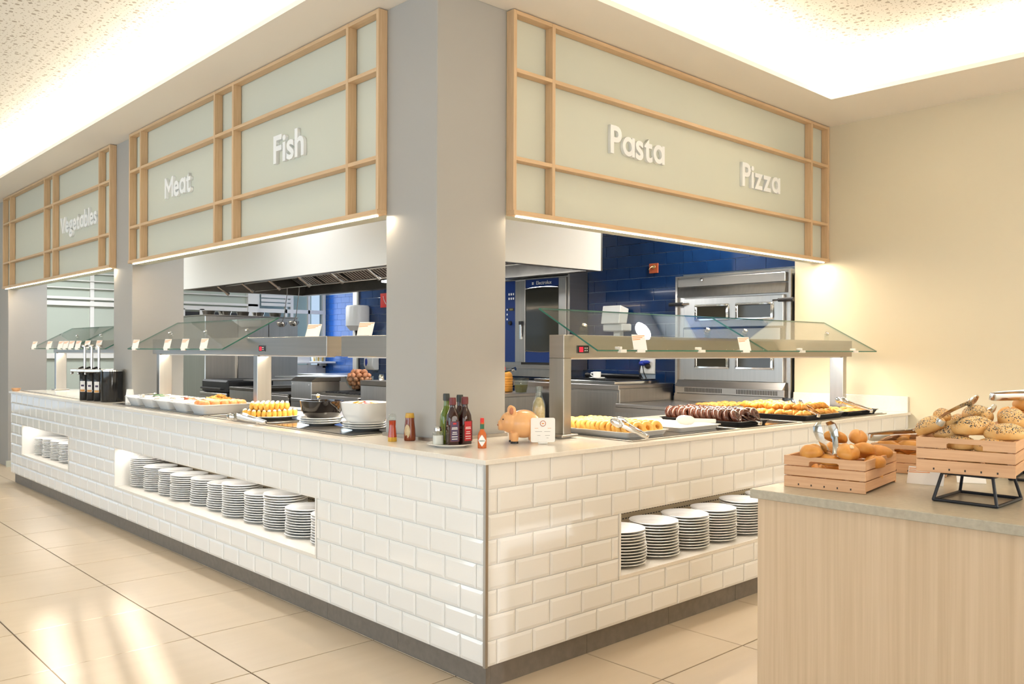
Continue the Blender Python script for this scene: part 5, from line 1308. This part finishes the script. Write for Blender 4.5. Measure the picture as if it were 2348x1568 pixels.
for k, (x, y) in enumerate([(.52, -1.50), (.63, -1.50), (.73, -1.52), (.52, -1.59), (.63, -1.59), (.73, -1.61), (.54, -1.66), (.66, -1.67)]):
    o = solo('bread_roll', rS[k % 3], 'seeded roll in the bottom layer of the raised crate', 'bread roll', (x, y, 1.030), (0, 0, .15 + .2 * (k % 2)), 'bottom rolls in the raised crate'); o.scale = (.85, .85, .9)
rF = [rollmesh(20 + i, .055, .024, .023, 'bread', False, .35) for i in range(2)]
for k, (x, y, z, rz) in enumerate([(1.05, -1.27, 1.0, 1.2), (1.06, -1.20, .995, 1.4), (1.05, -1.12, .99, 1.5), (1.13, -1.26, 1.012, .9), (1.14, -1.16, 1.005, 1.5), (1.22, -1.22, 1.0, 1.2), (1.06, -1.25, .96, 1.5), (1.06, -1.14, .955, 1.5), (1.20, -1.12, .96, 1.4), (1.15, -1.22, .95, 1.4), (1.27, -1.18, .96, 1.3)]):
    solo('finger_roll', rF[k % 2], 'golden finger roll in the crate behind the plain rolls', 'bread roll', (x, y, z), (0, 0, rz), 'finger rolls in the rear crate')
for k, (x, y, z, rz) in enumerate([(1.12, -1.52, 1.125, .2), (1.13, -1.64, 1.13, 1.0), (1.24, -1.56, 1.14, .6), (1.24, -1.67, 1.13, .2), (1.15, -1.57, 1.165, 1.2), (1.10, -1.56, 1.05, .2), (1.10, -1.67, 1.05, .2), (1.24, -1.52, 1.05, .3), (1.24, -1.66, 1.05, .2), (1.34, -1.6, 1.06, .2)]):
    o = solo('bread_roll', rA[k % 3], 'large crusty roll in the crate at the right edge', 'bread roll', (x, y, z), (0, 0, rz), 'large rolls in the rear right crate'); o.scale = (1.15, 1.2, 1.2)
tongs('steel tongs standing in the plain roll heap', (.455, -1.200, .998), (0, -1.25, 1.35), .125, .070, 'claw', wid=11.)
tongs('dull steel tongs lying across the seeded rolls', (.415, -1.545, 1.142), (.5, -.15, -.10), .30, .055)
tongs('steel tongs lying on the finger roll crate', (.965, -1.085, 1.028), (.25, -.05, -.62), .27, .05, 'paddle', wid=11.)
tongs('bright steel tongs lying on the rear right crate', (1.02, -1.49, 1.195), (.2, -.03, -.5), .30, .05, 'paddle', wid=11.)
def stand(label, cx_, cy_, z0, h, w, d, rot):
    t = thing('crate_stand', label, 'stand', (cx_, cy_, z0), rot); r = .0048
    b_ = [(-w / 2, -d / 2), (w / 2, -d / 2), (w / 2, d / 2), (-w / 2, d / 2)]; k_ = .80
    for i in range(4):
        p, q = b_[i], b_[(i + 1) % 4]
        MB().tube([(p[0], p[1], r), (q[0], q[1], r)], r, 8).build('base_rod', 'iron', t)
        MB().tube([(p[0] * k_, p[1] * k_, h - r), (q[0] * k_, q[1] * k_, h - r)], r, 8).build('top_rod', 'iron', t)
        MB().tube([(p[0], p[1], r), (p[0] * k_, p[1] * k_, h - r)], r, 8).build('leg', 'iron', t)
    return t
stand('black wire stand under the seeded roll crate', .580, -1.595, IZ + .0003, .0895, .215, .175, math.radians(0))
stand('black wire stand under the rear right crate', 1.22, -1.60, IZ + .0003, .0995, .215, .175, math.radians(6))
make_card('tent_card', .115, .062, 'orange striped card beside the black stand', (.775, -1.365, IZ + .0005), -PI / 2 + .13, tilt=.45, clip=False)
make_card('tent_card', .105, .062, 'orange striped card at the right picture edge', (.85, -1.70, IZ + .0005), -PI / 2 + .3, tilt=.45, clip=False)
make_card('tent_card', .09, .05, 'cream card seen between the legs of the black stand', (.93, -1.46, IZ + .0005), -PI / 2 + .5, tilt=.6, clip=False)
for o in list(bpy.data.objects):
    if '_w' in o: del o['_w']
